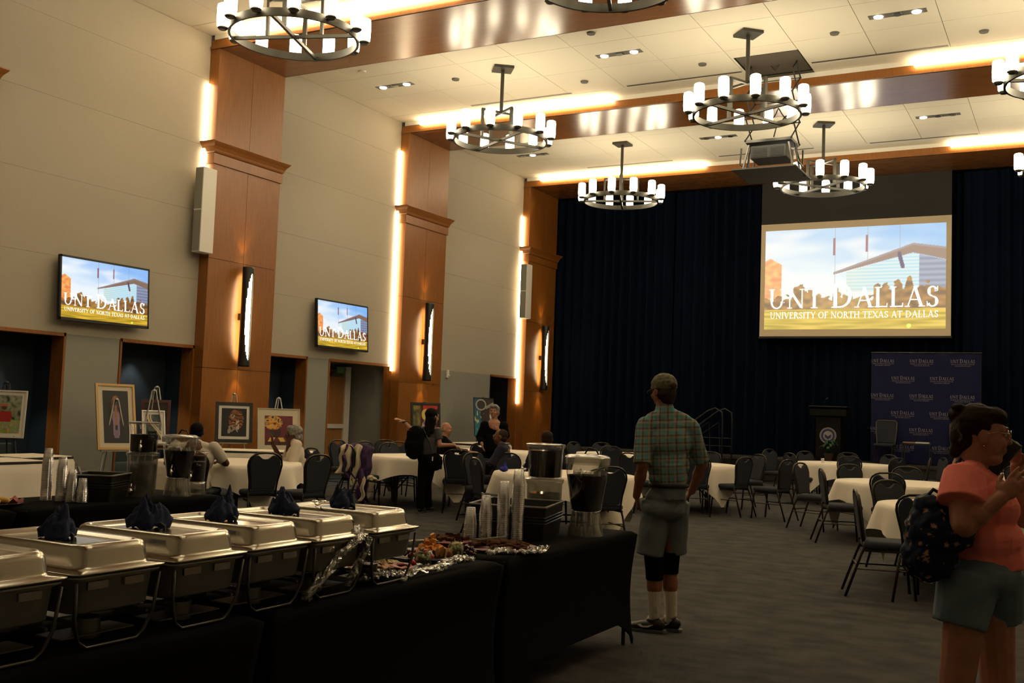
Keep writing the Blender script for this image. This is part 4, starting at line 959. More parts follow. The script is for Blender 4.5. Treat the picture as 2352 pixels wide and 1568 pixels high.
# ================================================================== PLATTERS AND FOOD
def at_table(o, x, y, z, rz=0): o.location = (x, y, z); o.rotation_euler = (random.uniform(-.4, .4), random.uniform(-.4, .4), rz); return o
def platter(label, x, y, r, m):
    return G().lathe([(r*.8, 0), (r*.82, .004), (r, .016), (r-.006, .019), (r*.8, .008)], 40).obj('platter', m, loc=(x, y, .761), smooth=True, sharp=True, label=label, cat='platter', group='food platters')
BK = mat('platter_black', (.01, .01, .01), .35); WR = mat('wax_paper', (.55, .5, .45), .6, nz=(9, (1, 1, 1), (.45, .03, .03), 1))
PL = dict(P1=(-2.93, 4.12, .20), P2=(-3.00, 4.68, .235), P3=(-2.86, 5.20, .21), P4=(-3.22, 5.22, .13))
platter('black party platter of crackers, grapes and salami at the end of the chafing dishes', *PL['P1'], BK)
platter('black party platter piled with fruit and cheese cubes in the middle', *PL['P2'], BK)
platter('round platter of brown cookies on red and white paper', *PL['P3'], WR)
platter('small platter of brownies behind the cheese cubes', *PL['P4'], WR)
fm = dict(grape=mat('grape_dark_red', (.06, .005, .01), .25), cheddar=mat('cheddar_orange', (.75, .30, .03), .5), white=mat('cheese_pale', (.75, .62, .33), .5), straw=mat('strawberry_red', (.55, .015, .01), .35, bump=(200, .4, .003)), cracker=mat('cracker_golden', (.55, .30, .10), .8, bump=(120, .5, .003)), salami=mat('salami_pink', (.38, .07, .05), .5, nz=(90, (1, 1, 1), (.5, .2, .15), 2)), cookie=mat('cookie_brown', (.13, .055, .022), .9, spec=.1, nz=(60, (1, 1, 1), (.06, .022, .009), 3), bump=(100, .7, .006)), olive=mat('olive_green', (.16, .17, .03), .3), nut=mat('almond_brown', (.2, .06, .02), .5), pastry=mat('pastry_yellow', (.65, .38, .08), .6), lettuce=M['green'])
gm = {}
gm['grape'] = G().ell((0, 0, 0), (.011, .011, .014), n=10).mesh('grape', fm['grape'], True)
gm['olive'] = G().ell((0, 0, 0), (.011, .011, .014), n=10).mesh('olive', fm['olive'], True)
gm['cheddar'] = G().box(-.011, .011, -.011, .011, -.010, .012).mesh('cheese', fm['cheddar'])
gm['white'] = G().box(-.012, .012, -.010, .011, -.009, .011).mesh('cheese', fm['white'])
gm['straw'] = G().lathe([(.002, -.02), (.012, -.008), (.016, .004), (.011, .014), (.003, .016)], 12).mesh('strawberry', fm['straw'], True)
gm['cracker'] = G().lathe([(.022, 0), (.025, .002), (.022, .005)], 14).mesh('cracker', fm['cracker'])
gm['salami'] = G().lathe([(.024, 0), (.026, .001), (.024, .003)], 14).mesh('salami', fm['salami'])
gm['cookie'] = G().lathe([(.022, 0), (.030, .004), (.028, .011), (.015, .014)], 14).mesh('cookie', fm['cookie'], True)
gm['brownie'] = G().box(-.02, .02, -.018, .018, 0, .016).mesh('brownie', fm['cookie'])
gm['almond'] = G().ell((0, 0, 0), (.008, .013, .006), n=8).mesh('almond', fm['nut'], True)
names = dict(grape='grape', olive='olive', cheddar='cheese_cube', white='cheese_cube', straw='strawberry', cracker='cracker', salami='salami_slice', cookie='cookie', brownie='brownie', almond='almond')
def pile(kind, cx, cy, r, n, label, group, h=.05, flat=False, z0=.778, step=.012):
    pts = []
    for k in range(n):
        for tr in range(30):
            a = random.random()*6.283; q = r*sqrt(random.random()); x, y = cx+q*cos(a), cy+q*sin(a)
            if all(hypot(x-p[0], y-p[1]) > step*1.3 for p in pts[-10:]): break
        pts.append((x, y)); z = z0+h*(1-hypot(x-cx, y-cy)/r/1.15)*random.uniform(.35, 1)
        o = bpy.data.objects.new(names[kind], gm[kind]); COL.objects.link(o); o.location = (x, y, z)
        s = .35 if flat else 1.5; o.rotation_euler = (random.uniform(-s, s), random.uniform(-s, s), random.random()*6); tag(o, label, names[kind].replace('_', ' '), group)
x, y, r = PL['P2']
pile('cheddar', x-.02, y+.03, .07, 40, 'orange cheddar cube heaped on the middle platter', 'cheddar cubes on the middle platter', .10)
pile('grape', x-.02, y-.10, .065, 26, 'dark red grape at the left of the middle platter', 'grapes at the left of the middle platter', .05)
pile('straw', x+.03, y-.14, .09, 5, 'bright red strawberry on the middle platter', 'strawberries on the middle platter', .045, step=.03)
pile('white', x+.07, y+.16, .05, 14, 'pale cheese cube at the right of the middle platter', 'pale cubes right on the middle platter', .06)
pile('grape', x+.15, y+.12, .06, 30, 'dark purple grape heaped at the right front of the middle platter', 'grapes at the right of the middle platter', .05)
pile('cracker', x+.09, y-.01, .055, 12, 'golden round cracker leaning on the middle platter', 'crackers on the middle platter', .04)
pile('white', x-.13, y-.12, .05, 8, 'pale cheese cube at the back left of the middle platter', 'pale cubes left on the middle platter', .05)
x, y, r = PL['P1']
pile('cracker', x-.08, y-.10, .07, 14, 'golden cracker at the left of the near platter', 'crackers left on the near platter', .025, True)
pile('grape', x-.05, y-.01, .05, 20, 'dark grape in the middle of the near platter', 'grapes on the near platter', .045)
pile('salami', x+.08, y+.05, .06, 14, 'pink salami slice on the near platter', 'salami slices on the near platter', .02, True)
pile('white', x-.03, y+.10, .05, 16, 'pale cheese cube at the back of the near platter', 'cheese cubes on the near platter', .05)
pile('cracker', x+.06, y-.07, .05, 8, 'pale cracker at the front of the near platter', 'crackers front on the near platter', .03, True)
pile('straw', x+.10, y+.12, .04, 3, 'red strawberry at the right front of the near platter', 'strawberries on the near platter', .03, step=.03)
pile('almond', x-.12, y+.06, .05, 12, 'brown almond at the back of the near platter', 'almonds on the near platter', .02)
x, y, r = PL['P3']; pile('cookie', x, y, .175, 46, 'brown chocolate cookie on the red and white paper platter', 'cookies on the paper platter', .03, True, step=.03)
x, y, r = PL['P4']; pile('brownie', x, y, .10, 18, 'dark brownie square on the small rear platter', 'brownies on the small platter', .035, True, step=.025)
for (x, y, l) in ((-2.82, 4.33, 'open glass jar of green olives on the near platter'), (-2.87, 4.72, 'open glass jar of green pickles on the middle platter')):
    t = thing('glass_jar', l, 'jar', (x, y, .778))
    G().lathe([(.038, 0), (.042, .004), (.042, .05), (.036, .06), (.037, .068), (.034, .068)], 24, cap1=False).obj('glass', M['glass'], t, smooth=True)
    g = G()
    for k in range(26): g.ell((random.uniform(-.025, .025), random.uniform(-.025, .025), random.uniform(.012, .042)), (.010, .010, .013), n=8)
    g.obj('olives', fm['olive'], t, smooth=True, kind='stuff')
# front tongs near brownies and spatula
t = thing('food_tongs', 'steel tongs lying behind the fruit platter', 'tongs', (-3.28, 4.98, .785), 1.0)
for s in (-1, 1): G().tube([(-.12, s*.006, 0), (0, s*.02, .01), (.11, s*.03, .004)], .004, 6).obj('arm', M['steel'], t, smooth=True)
for k in range(5): G().tube([(.06+k*.012, -.03, .0), (.06+k*.012, 0, .016), (.06+k*.012, .03, .0)], .002, 5).obj('tine', M['steel'], t)
t = thing('cake_server', 'cake server resting on the cookie platter', 'utensil', (-3.0, 5.32, .80), 1.3)
G().box(-.02, .12, -.012, .012, 0, .006).obj('handle', M['crateedge'], t); G().box(-.12, -.02, -.03, .03, 0, .003).obj('blade', M['steelb'], t)
# plastic wrap
def wrap(label, pts, w, seed, loc=(0, 0, 0)):
    g = G(); n = 44; P = [Vector(p) for p in pts]
    def f(u, v):
        s = u*(len(P)-1); i = min(int(s), len(P)-2); q = s-i; p = P[i].lerp(P[i+1], q); d = (P[i+1]-P[i]).normalized()
        sd = d.cross(Vector((.3, .2, 1))).normalized(); ww = w*(.6+.5*noise.noise(Vector((u*4, seed, 0))))
        return tuple(p+sd*(v-.5)*ww*2+Vector((noise.noise(Vector((u*11, v*7, seed))), noise.noise(Vector((u*12, v*8, seed+5))), noise.noise(Vector((u*13, v*9, seed+9)))))*.028)
    g.grid(n, 16, f); o = g.obj('plastic_wrap', M['wrap'], loc=loc, smooth=True, label=label, cat='plastic wrap', group='loose plastic wrap'); return o
wrap('clear plastic wrap trailing from the rim of the fourth chafing dish to the table', [(-2.66, 3.60, 1.03), (-2.62, 3.52, .985), (-2.62, 3.42, .95), (-2.625, 3.32, .86), (-2.65, 3.24, .79), (-2.68, 3.30, .772)], .022, 1)
wrap('second fold of clear wrap hanging beside the fourth dish pan', [(-2.64, 3.62, .99), (-2.63, 3.60, .93), (-2.64, 3.55, .88), (-2.66, 3.52, .80)], .02, 2)
wrap('crumpled clear wrap ball on the table edge before the near platter', [(-2.76, 3.72, .79), (-2.70, 3.80, .81), (-2.70, 3.90, .80), (-2.75, 3.95, .79)], .045, 3)
wrap('clear wrap strip along the front of the near platter', [(-2.72, 3.95, .785), (-2.70, 4.10, .785), (-2.70, 4.3, .785), (-2.72, 4.42, .79)], .03, 4)
wrap('crumpled clear wrap between the near and middle platters', [(-2.74, 4.40, .795), (-2.71, 4.50, .80), (-2.71, 4.60, .79)], .04, 5)
wrap('clear wrap bunched right of the middle platter', [(-2.76, 4.86, .79), (-2.70, 4.94, .80), (-2.68, 5.02, .785)], .035, 6)
wrap('clear wrap hanging below the cookie platter edge', [(-2.66, 5.05, .785), (-2.63, 5.18, .78), (-2.64, 5.32, .785)], .025, 7)
blob([('e', (0, 0, 0), (.018, .012, .008)), ('e', (.01, .008, .008), (.008, .01, .008))], 'paper_scrap', M['white'], .003, disp=.006, tx=tex2, loc=(-2.66, 3.93, .772), label='tiny crumpled white scrap at the table edge', cat='scrap')
# plate of yellow pastries on the rear table
t = thing('pastry_plate', 'dark plate with red and white paper at the left edge of the rear table', 'plate', (-6.62, 4.72, .761))
G().lathe([(.13, 0), (.17, .015), (.165, .018), (.12, .006)], 32).obj('plate', BK, t, smooth=True)
for k in range(7):
    a = k*.9; G().add([(.10*cos(a), .10*sin(a), .012), (.17*cos(a-.25), .17*sin(a-.25), .02), (.165*cos(a), .165*sin(a), .055), (.17*cos(a+.25), .17*sin(a+.25), .02)], [(0, 1, 2), (0, 2, 3)]).obj('paper_corner', WR, t)
for k, (a, b) in enumerate(((-.05, -.03), (.03, .04), (.05, -.05), (-.04, .06))):
    blob([('e', (0, 0, 0), (.038, .032, .022))], 'pastry', fm['pastry'], .005, loc=(-6.62+a, 4.72+b, .79), label='yellow rounded pastry on the dark plate at the left edge', cat='pastry', group='yellow pastries')

# ================================================================== PEOPLE
def skin(name, c): return mat(name, c, .5, nz=(18, (1, 1, 1), tuple(x*.85 for x in c), 4), spec=.35)
SK1 = skin('skin_tanned', (.30, .115, .06)); SK2 = skin('skin_ruddy', (.42, .185, .115)); SK3 = skin('skin_light', (.42, .20, .12)); SK4 = skin('skin_dark_brown', (.095, .036, .018)); SK5 = skin('skin_brown', (.17, .07, .035))
HB = mat('hair_dark_brown', (.014, .007, .0035), .7, nz=(40, (1, 1, 6), (.030, .016, .008), 3), spec=.12); HK = mat('hair_black', (.005, .004, .003), .75, spec=.1); HG = mat('hair_grey', (.30, .27, .23), .6, nz=(60, (1, 1, 1), (.12, .11, .10), 3)); HS = mat('hair_short_grey_brown', (.04, .024, .015), .8, spec=.1)
EYEW = mat('eye_white', (.6, .58, .55), .3); EYEK = mat('eye_dark', (.01, .008, .006), .2)
def V3(*a): return Vector(a)
def head_prims(c, phi, tilt=0, s=1.0, jaw=1.0):
    """head looking along +Y turned by phi about Z and pitched by tilt; returns prims and frame"""
    R = Rz(phi)@Matrix.Rotation(tilt, 3, 'X'); c = Vector(c); P = []
    def e(x, y, z, a, b, d, R2=None): P.append(('e', tuple(c+R@V3(x, y, z)*s), (a*s, b*s, d*s), R if R2 is None else R@R2, 18))
    e(0, -.012, .025, .074, .092, .088); e(0, .018, -.03, .062*jaw, .070, .080); e(0, .045, -.078, .034*jaw, .034, .030)
    e(0, .072, .018, .050, .022, .022); e(.030, .070, -.032, .022, .018, .024); e(-.030, .070, -.032, .022, .018, .024)
    e(0, .092, -.010, .010, .014, .028, Matrix.Rotation(-.35, 3, 'X')); e(0, .100, -.024, .016, .013, .011)
    e(0, .083, -.055, .024, .011, .006); e(0, .081, -.066, .020, .010, .007)
    for sx in (-1, 1): e(sx*.077, -.008, -.008, .010, .020, .032); e(sx*.028, .083, .034, .020, .010, .006)
    return P, R, c
def eyes(par, R, c, s=1.0, glasses=None):
    for sx in (-1, 1):
        G().ell(tuple(c+R@V3(sx*.029, .077, .012)*s), (.012*s,)*3, n=12).obj('eye', EYEW, par, smooth=True)
        G().ell(tuple(c+R@V3(sx*.030, .0865, .011)*s), (.0055*s,)*3, n=10).obj('pupil', EYEK, par, smooth=True)
    if glasses:
        g = G()
        for sx in (-1, 1):
            g.tube([tuple(c+R@V3(sx*.032+.024*cos(a), .100-.004*abs(cos(a)), .006+.019*sin(a))*s) for a in [2*pi*k/16 for k in range(16)]], .0013, 5, closed=True)
            g.tube([tuple(c+R@V3(sx*.056, .098, .012)*s), tuple(c+R@V3(sx*.078, .04, .014)*s), tuple(c+R@V3(sx*.080, -.01, .004)*s)], .0013, 5)
        g.tube([tuple(c+R@V3(-.009, .102, .010)*s), tuple(c+R@V3(.009, .102, .010)*s)], .0012, 5)
        g.obj('glasses', glasses, par, smooth=True)
def limb(P, a, b, ra, rb, belly=0):
    a = Vector(a); b = Vector(b); P.append(('c', tuple(a), tuple(b), ra, rb))
    if belly: m = a.lerp(b, .35); P.append(('e', tuple(m), (belly, belly, (b-a).length*.33), (b-a).to_track_quat('Z', 'Y').to_matrix()))
def hand_prims(P, w, d, n, curl=.5, s=1.0, thumb=1, spread=.12):
    w = Vector(w); d = Vector(d).normalized(); n = Vector(n); n = (n-d*n.dot(d)).normalized(); x = d.cross(n).normalized()
    M3 = Matrix((x, d, n)).transposed(); pc = w+d*.045*s
    P.append(('e', tuple(pc), (.038*s, .048*s, .015*s), M3)); P.append(('e', tuple(w+d*.075*s), (.036*s, .018*s, .013*s), M3))
    for k, (off, L) in enumerate(((-.030, .066), (-.010, .078), (.010, .074), (.030, .058))):
        base = w+d*.078*s+x*off*s; dr = (d+x*off*spread*20*.5).normalized(); p = base; ang = 0
        for j, f in enumerate((.45, .32, .25)):
            ang += curl*(.5 if j == 0 else .8); v = dr*cos(ang)+n*sin(ang); q = p+v*L*f*s
            P.append(('c', tuple(p), tuple(q), (.0088-.0008*j)*s, (.0082-.0009*j)*s)); p = q
    p = w+d*.02*s-x*.026*s*thumb; v = (d*.75-x*.75*thumb+n*.35).normalized(); q = p+v*.034*s; P.append(('c', tuple(p), tuple(q), .013*s, .010*s))
    v2 = (d*.95-x*.30*thumb+n*.5*curl*2).normalized(); P.append(('c', tuple(q), tuple(q+v2*.030*s), .0095*s, .0078*s))
def oriented(a, b, side):   # frame with z along a->b and x close to side
    z = (Vector(b)-Vector(a)).normalized(); x = Vector(side); x = (x-z*x.dot(z)).normalized(); y = z.cross(x); return Matrix((x, y, z)).transposed()

# ---- man in plaid shirt (local frame: x to the right of the photo, y away from it)
az = lambda x, y: atan2(-x, y)
mx, my = -2.66, 7.17
t = thing('person', 'man seen from behind in teal plaid shirt, camouflage cap, grey shorts and white socks', 'person', (mx, my, 0), az(mx, my))
hp, HR, HC = head_prims((.005, .0, 1.725), .75, -.05)
B = hp; limb(B, (.035, -.02, 1.50), (.012, -.01, 1.66), .062, .056)
limb(B, (.05, 0, 1.0), (.04, 0, 1.42), .07, .07)
shL, shR = (-.115, -.07, 1.475), (.205, .07, 1.475)
limb(B, shL, (-.125, -.15, 1.19), .05, .043); limb(B, (-.125, -.15, 1.19), (-.165, -.04, .965), .043, .028, .044)
limb(B, shR, (.30, .13, 1.205), .05, .043); limb(B, (.30, .13, 1.205), (.235, .22, 1.0), .042, .028, .043)
hand_prims(B, (-.165, -.04, .965), (.15, .45, -.85), (1, .2, .3), .5); hand_prims(B, (.235, .22, 1.0), (-.45, .6, -.6), (-1, 0, .2), .5, thumb=-1)
hipL, hipR, knL, knR, anL, anR = (-.03, 0, .92), (.12, .05, .92), (-.025, .0, .47), (.085, .07, .48), (-.012, .01, .10), (.105, .085, .10)
for h, k, a in ((hipL, knL, anL), (hipR, knR, anR)): limb(B, h, k, .075, .055); limb(B, k, a, .055, .036, .057)
for a in (anL, anR): limb(B, a, (a[0]-.05, a[1]+.03, .05), .036, .034)
body = blob(B, 'body', SK1, .0055, t, sm=1)
def plaid():
    m = mat('plaid_shirt', (.2, .2, .17), .85, spec=.2); nt = m.node_tree; N = nt.nodes; L = nt.links; b = N['Principled BSDF']; tc = N.new('ShaderNodeTexCoord'); sp = N.new('ShaderNodeSeparateXYZ')
    mpn = N.new('ShaderNodeMapping'); mpn.inputs['Rotation'].default_value = (0, .06, .2); L.new(tc.outputs['Object'], mpn.inputs[0]); L.new(mpn.outputs[0], sp.inputs[0])
    last = None; rgb = N.new('ShaderNodeRGB'); rgb.outputs[0].default_value = (.27, .26, .21, 1); last = rgb.outputs[0]
    for axis, f, ph, th, c, fac in (('X', 115, 0, .55, (.06, .30, .31), .65), ('Z', 115, .8, .55, (.06, .32, .33), .65), ('X', 115, 3.0, .82, (.06, .06, .055), .65), ('Z', 115, 3.6, .82, (.06, .06, .055), .65), ('X', 115, 4.6, .85, (.34, .22, .15), .5), ('Z', 115, 5.3, .85, (.34, .22, .15), .5)):
        m1 = N.new('ShaderNodeMath'); m1.operation = 'MULTIPLY_ADD'; m1.inputs[1].default_value = f; m1.inputs[2].default_value = ph; L.new(sp.outputs[axis], m1.inputs[0])
        m2 = N.new('ShaderNodeMath'); m2.operation = 'SINE'; L.new(m1.outputs[0], m2.inputs[0]); m3 = N.new('ShaderNodeMath'); m3.operation = 'GREATER_THAN'; m3.inputs[1].default_value = th; L.new(m2.outputs[0], m3.inputs[0])
        m4 = N.new('ShaderNodeMath'); m4.operation = 'MULTIPLY'; m4.inputs[1].default_value = fac; L.new(m3.outputs[0], m4.inputs[0])
        mx_ = N.new('ShaderNodeMix'); mx_.data_type = 'RGBA'; L.new(m4.outputs[0], mx_.inputs[0]); L.new(last, mx_.inputs[6]); mx_.inputs[7].default_value = (*c, 1); last = mx_.outputs[2]
    L.new(last, b.inputs['Base Color']); return m
S = []; Rb = Rz(.40)
S += [('e', (.045, .0, 1.36), (.185, .125, .17), Rb), ('e', (.045, .0, 1.47), (.175, .095, .085), Rb), ('e', (.055, .0, 1.20), (.163, .118, .16), Rb), ('e', (.06, 0, 1.10), (.152, .112, .06), Rb), ('k', (.06, 0, 1.05), (.055, 0, 1.2), .128, .13)]
limb(S, (-.07, -.05, 1.515), (.03, -.02, 1.555), .055, .062); limb(S, (.165, .055, 1.515), (.045, .0, 1.555), .055, .062); limb(S, (.03, -.02, 1.50), (.02, -.012, 1.60), .074, .068)
limb(S, (.03, 0, 1.48), shL, .08, .066); limb(S, (.04, 0, 1.48), shR, .08, .066)
S.append(('k', shL, (-.128, -.145, 1.20), .070, .066)); S.append(('k', shR, (.292, .125, 1.215), .070, .064))
blob(S, 'plaid_shirt', plaid(), .0085, t, disp=.012, tx=bpy.data.textures.new('folds', 'CLOUDS'), sm=2); bpy.data.textures['folds'].noise_scale = .12
DN = mat('faded_denim', (.105, .125, .14), .9, nz=(9, (1, 1, 1), (.15, .17, .18), 5), bump=(250, .3, .002))
S = [('e', (.045, 0, .95), (.155, .118, .11), Rb), ('e', (.03, -.01, .88), (.165, .125, .10), Rb), ('k', (.06, 0, .95), (.06, 0, 1.05), .13, .126), ('k', (-.02, -.01, .93), (-.058, -.02, .545), .105, .098), ('k', (.12, .06, .93), (.115, .10, .555), .100, .092), ('e', (.0, -.06, .90), (.07, .06, .07)), ('e', (.11, -.02, .90), (.07, .06, .07))]
blob(S, 'shorts', DN, .009, t, disp=.014, tx=bpy.data.textures['folds'], sm=2)
g = G(); g.v = []; g.lathe([(1.0, -.016), (1.03, -.014), (1.03, .016), (1.0, .018)], 30, cap0=False, cap1=False); g.v = [tuple(V3(.06, 0, 1.05)+Rb@V3(x*.140, y*.125, z)) for x, y, z in g.v]; g.obj('belt', M['black'], t, smooth=True)
blob([('k', (-.03, 0, .57), (-.025, .0, .48), .074, .070), ('k', (-.025, 0, .50), (-.02, 0, .37), .070, .062)], 'knee_brace', M['blackcloth'], .006, t)
blob([('k', (.09, .065, .57), (.087, .07, .49), .070, .068), ('k', (.087, .07, .50), (.09, .07, .41), .068, .060)], 'knee_brace', M['blackcloth'], .006, t)
SO = mat('white_sock', (.60, .55, .46), .9, bump=(150, .3, .003))
for k, a, z in ((knL, anL, .30), (knR, anR, .33)):
    p = Vector(a).lerp(Vector(k), (z-.1)/.37); blob([('k', tuple(p), (a[0], a[1], .10), .052, .042), ('e', (a[0]-.01, a[1]+.01, .085), (.045, .045, .05))], 'sock', SO, .005, t)
SHB = mat('sneaker_black', (.010, .010, .010), .5); SOL = mat('sneaker_sole_grey', (.08, .08, .075), .5)
def shoe(par, heel, toe, m=SHB, m2=SOL, logo=True, L_=1):
    h = Vector((*heel, 0)); q = Vector((*toe, 0)); d = (q-h).normalized(); x = V3(-d.y, d.x, 0); ln = (q-h).length; F = Matrix((x, d, V3(0, 0, 1))).transposed()
    P = [('e', tuple(h+d*.055+V3(0, 0, .055)), (.040, .055, .045), F), ('e', tuple(h+d*ln*.5+V3(0, 0, .045)), (.045, ln*.36, .034), F), ('e', tuple(h+d*(ln-.055)+V3(0, 0, .034)), (.046, .06, .028), F), ('e', tuple(h+d*.09+V3(0, 0, .075)), (.034, .05, .035), F)]
    o = blob(P, 'shoe', m, .005, par)
    g = G(); pts = [(-.036, .0), (-.042, .08), (-.040, .16), (-.047, ln-.09), (-.038, ln-.03), (0, ln), (.038, ln-.03), (.047, ln-.09), (.040, .16), (.042, .08), (.036, .0), (0, -.012)]
    g.prism(pts, 0.0, .022, lambda a, b, hh: tuple(h+F@V3(a, b, hh))); s = g.obj('sole', m2, o, bevel=.004)
    if logo:
        for sx in (-1, 1):
            sw = [(.07, .050), (.10, .034), (.15, .038), (.19, .062), (.14, .048), (.11, .046), (.09, .056)]
            g = G(); g.prism([(ln-a*1.0-.0, b) for a, b in sw], .0, .004, lambda a, b, hh: tuple(h+F@V3(sx*(.0425+hh+(.003 if a < ln-.1 else .0)), a, b))); g.obj('side_mark', M['white'], o)
    return o
shoe(t, (.065, -.02), (-.19, .05)); shoe(t, (.175, .06), (-.06, .16))
hs = [('e', tuple(HC+HR@V3(0, -.035, -.012)), (.079, .072, .075), HR), ('e', tuple(HC+HR@V3(0, -.05, -.055)), (.060, .045, .05), HR)]
blob(hs, 'hair', HS, .005, t)
CAMO = mat('camo_cap', (.20, .17, .10), .85, nz=(38, (1, 1, 1.4), (.07, .065, .035), 4))
cp_ = blob([('e', tuple(HC+HR@V3(0, -.012, .052)), (.088, .105, .082), HR), ('k', tuple(HC+HR@V3(0, -.012, .012)), tuple(HC+HR@V3(0, -.012, .06)), .088, .090)], 'cap', CAMO, .006, t, disp=.006, tx=tex)
g = G(); g.grid(17, 8, lambda u, v: tuple(HC+HR@V3((u-.5)*.15*(1-.25*v*v), .075+.075*v*(1-(2*u-1)**2*.6), .030-.02*v-.022*(2*u-1)**2))); o = g.obj('cap_brim', CAMO, cp_, smooth=True); sd_ = o.modifiers.new('thickness', 'SOLIDIFY'); sd_.thickness = .004
G().ell(tuple(HC+HR@V3(0, -.108, .035)), (.034, .010, .022), HR).obj('cap_opening', HS, cp_, smooth=True)
G().tube([tuple(HC+HR@V3(.036*cos(a), -.110+.004*abs(cos(a)), .020+.004*sin(a))) for a in [pi*k/10 for k in range(11)]], .005, 6).obj('cap_strap', CAMO, cp_)

# ---- woman in coral top with phone
wx, wy = -.37, 4.72
t = thing('person', 'woman in coral top and denim shorts talking on a phone at the right', 'person', (wx, wy, 0), az(wx, wy))
HPH = -pi/2+.12
hp, HR, HC = head_prims((.022, .0, 1.515), HPH, -.04, 1.0, 1.12)
B = hp; limb(B, (-.03, .0, 1.37), (.0, 0, 1.47), .070, .062); B.append(('e', tuple(HC+HR@V3(0, .03, -.095)), (.055, .05, .03), HR))
limb(B, (.0, .02, 1.0), (-.01, .02, 1.30), .07, .07); limb(B, (-.02, -.08, 1.33), (-.02, .13, 1.33), .05, .05)
shN, elN, wrN = (-.055, -.165, 1.33), (-.045, -.255, 1.165), (.085, -.23, 1.275)
limb(B, shN, elN, .062, .052, .066); limb(B, elN, wrN, .050, .029, .050)
shF, elF, wrF = (-.02, .20, 1.33), (.185, .26, 1.17), (.155, .19, 1.385)
limb(B, shF, elF, .060, .048, .062); limb(B, elF, wrF, .046, .029, .046)
hand_prims(B, wrN, (.66, .0, .75), (.1, 1, -.1), .30, 1.0, thumb=-1, spread=.30)
hand_prims(B, wrF, (-.18, -.28, .94), (-.6, -.75, .0), .55, 1.0, thumb=-1)
for h, k, a in (((-.03, -.08, .9), (-.075, -.095, .47), (-.11, -.09, .08)), ((.06, .11, .9), (.085, .11, .47), (.075, .12, .08))):
    limb(B, h, k, .088, .066); limb(B, k, a, .064, .040, .070); limb(B, a, (a[0]+.13, a[1]+.0, .03), .036, .028)
body = blob(B, 'body', SK2, .0055, t, sm=1); eyes(t, HR, HC, 1.0, mat('gold_frame', (.75, .6, .35), .25, 1.0))
for sx in (1,): G().ell(tuple(HC+HR@V3(.083, -.006, -.045)), (.005,)*3, n=8).obj('earring', M['steel'], t, smooth=True)
CO = mat('coral_top', (.88, .23, .19), .85, spec=.15, bump=(200, .15, .002))
S = [('e', (-.01, .02, 1.24), (.135, .195, .145)), ('e', (.065, .02, 1.215), (.10, .155, .095)), ('e', (.04, .02, 1.09), (.14, .180, .11)), ('k', (.035, .02, .965), (.02, .02, 1.12), .150, .150), ('e', (-.02, .02, 1.33), (.095, .19, .06))]
limb(S, (-.02, -.04, 1.36), shN, .058, .070); limb(S, (-.02, .08, 1.36), shF, .058, .068)
S.append(('k', (-.045, -.14, 1.36), (-.055, -.225, 1.235), .078, .100)); S.append(('k', (-.02, .19, 1.36), (.05, .235, 1.26), .07, .085))
blob(S, 'coral_top', CO, .0075, t, disp=.012, tx=bpy.data.textures['folds'], sm=2)
S = [('e', (.02, .02, .95), (.152, .19, .11)), ('k', (-.025, -.06, .95), (-.062, -.10, .745), .125, .104), ('k', (.065, .10, .95), (.082, .14, .745), .12, .098)]
blob(S, 'denim_shorts', mat('denim_blue', (.10, .145, .19), .9, nz=(12, (1, 1, 1), (.15, .20, .25), 4), bump=(250, .3, .002)), .0085, t, disp=.008, tx=bpy.data.textures['folds'])
for a in ((-.11, -.09), (.075, .12)): shoe(t, (a[0]-.06, a[1]), (a[0]+.18, a[1]+.01), m2=M['white'], logo=False)
S = [('e', tuple(HC+HR@V3(0, -.03, .045)), (.086, .092, .085), HR), ('e', tuple(HC+HR@V3(0, -.075, -.005)), (.068, .055, .085), HR), ('e', tuple(HC+HR@V3(0, .03, .075)), (.070, .06, .045), HR), ('e', tuple(HC+HR@V3(.0, -.085, .080)), (.045, .045, .034), HR), ('e', tuple(HC+HR@V3(.02, -.10, .105)), (.022, .03, .018), HR), ('e', tuple(HC+HR@V3(-.02, -.115, .075)), (.022, .022, .03), HR), ('e', tuple(HC+HR@V3(0, -.095, -.07)), (.045, .035, .035), HR)]
hr = blob(S, 'hair', HB, .0055, t, disp=.012, tx=tex, sm=1)
G().tube([tuple(HC+HR@V3(.07, -.10-.01*sin(k), .04-k*.012)) for k in range(7)], .006, 6).obj('hair_clip', mat('tortoise_clip', (.06, .05, .05), .3), hr)
ph = G().box(-.038, .038, -.005, .005, -.076, .076).obj('mobile_phone', M['black'], bevel=.004, loc=(0, 0, 0))
V2W = Matrix.Translation((wx, wy, 0))@Matrix.Rotation(az(wx, wy), 4, 'Z')
def place(o, p, R): o.matrix_world = V2W@Matrix.Translation(p)@R.to_4x4()
tp = thing('mobile_phone', 'dark mobile phone in a teal case held to the cheek of the woman in coral', 'phone'); ph.parent = tp; ph.name = 'screen'
cs_ = G().box(-.040, .040, .003, .008, -.079, .079).obj('case', mat('teal_case', (.02, .12, .10), .4), tp, bevel=.003)
place(tp, (.094, .070, 1.432), Matrix.Rotation(.62, 3, 'Y')@Rz(-.5))
G().tube([(-.09, -.12, 1.32), (-.075, -.075, 1.40), (-.02, -.07, 1.39), (.03, -.09, 1.33), (.03, -.12, 1.26)], .007, 6).obj('shoulder_strap', M['bluenap'], t, smooth=True)
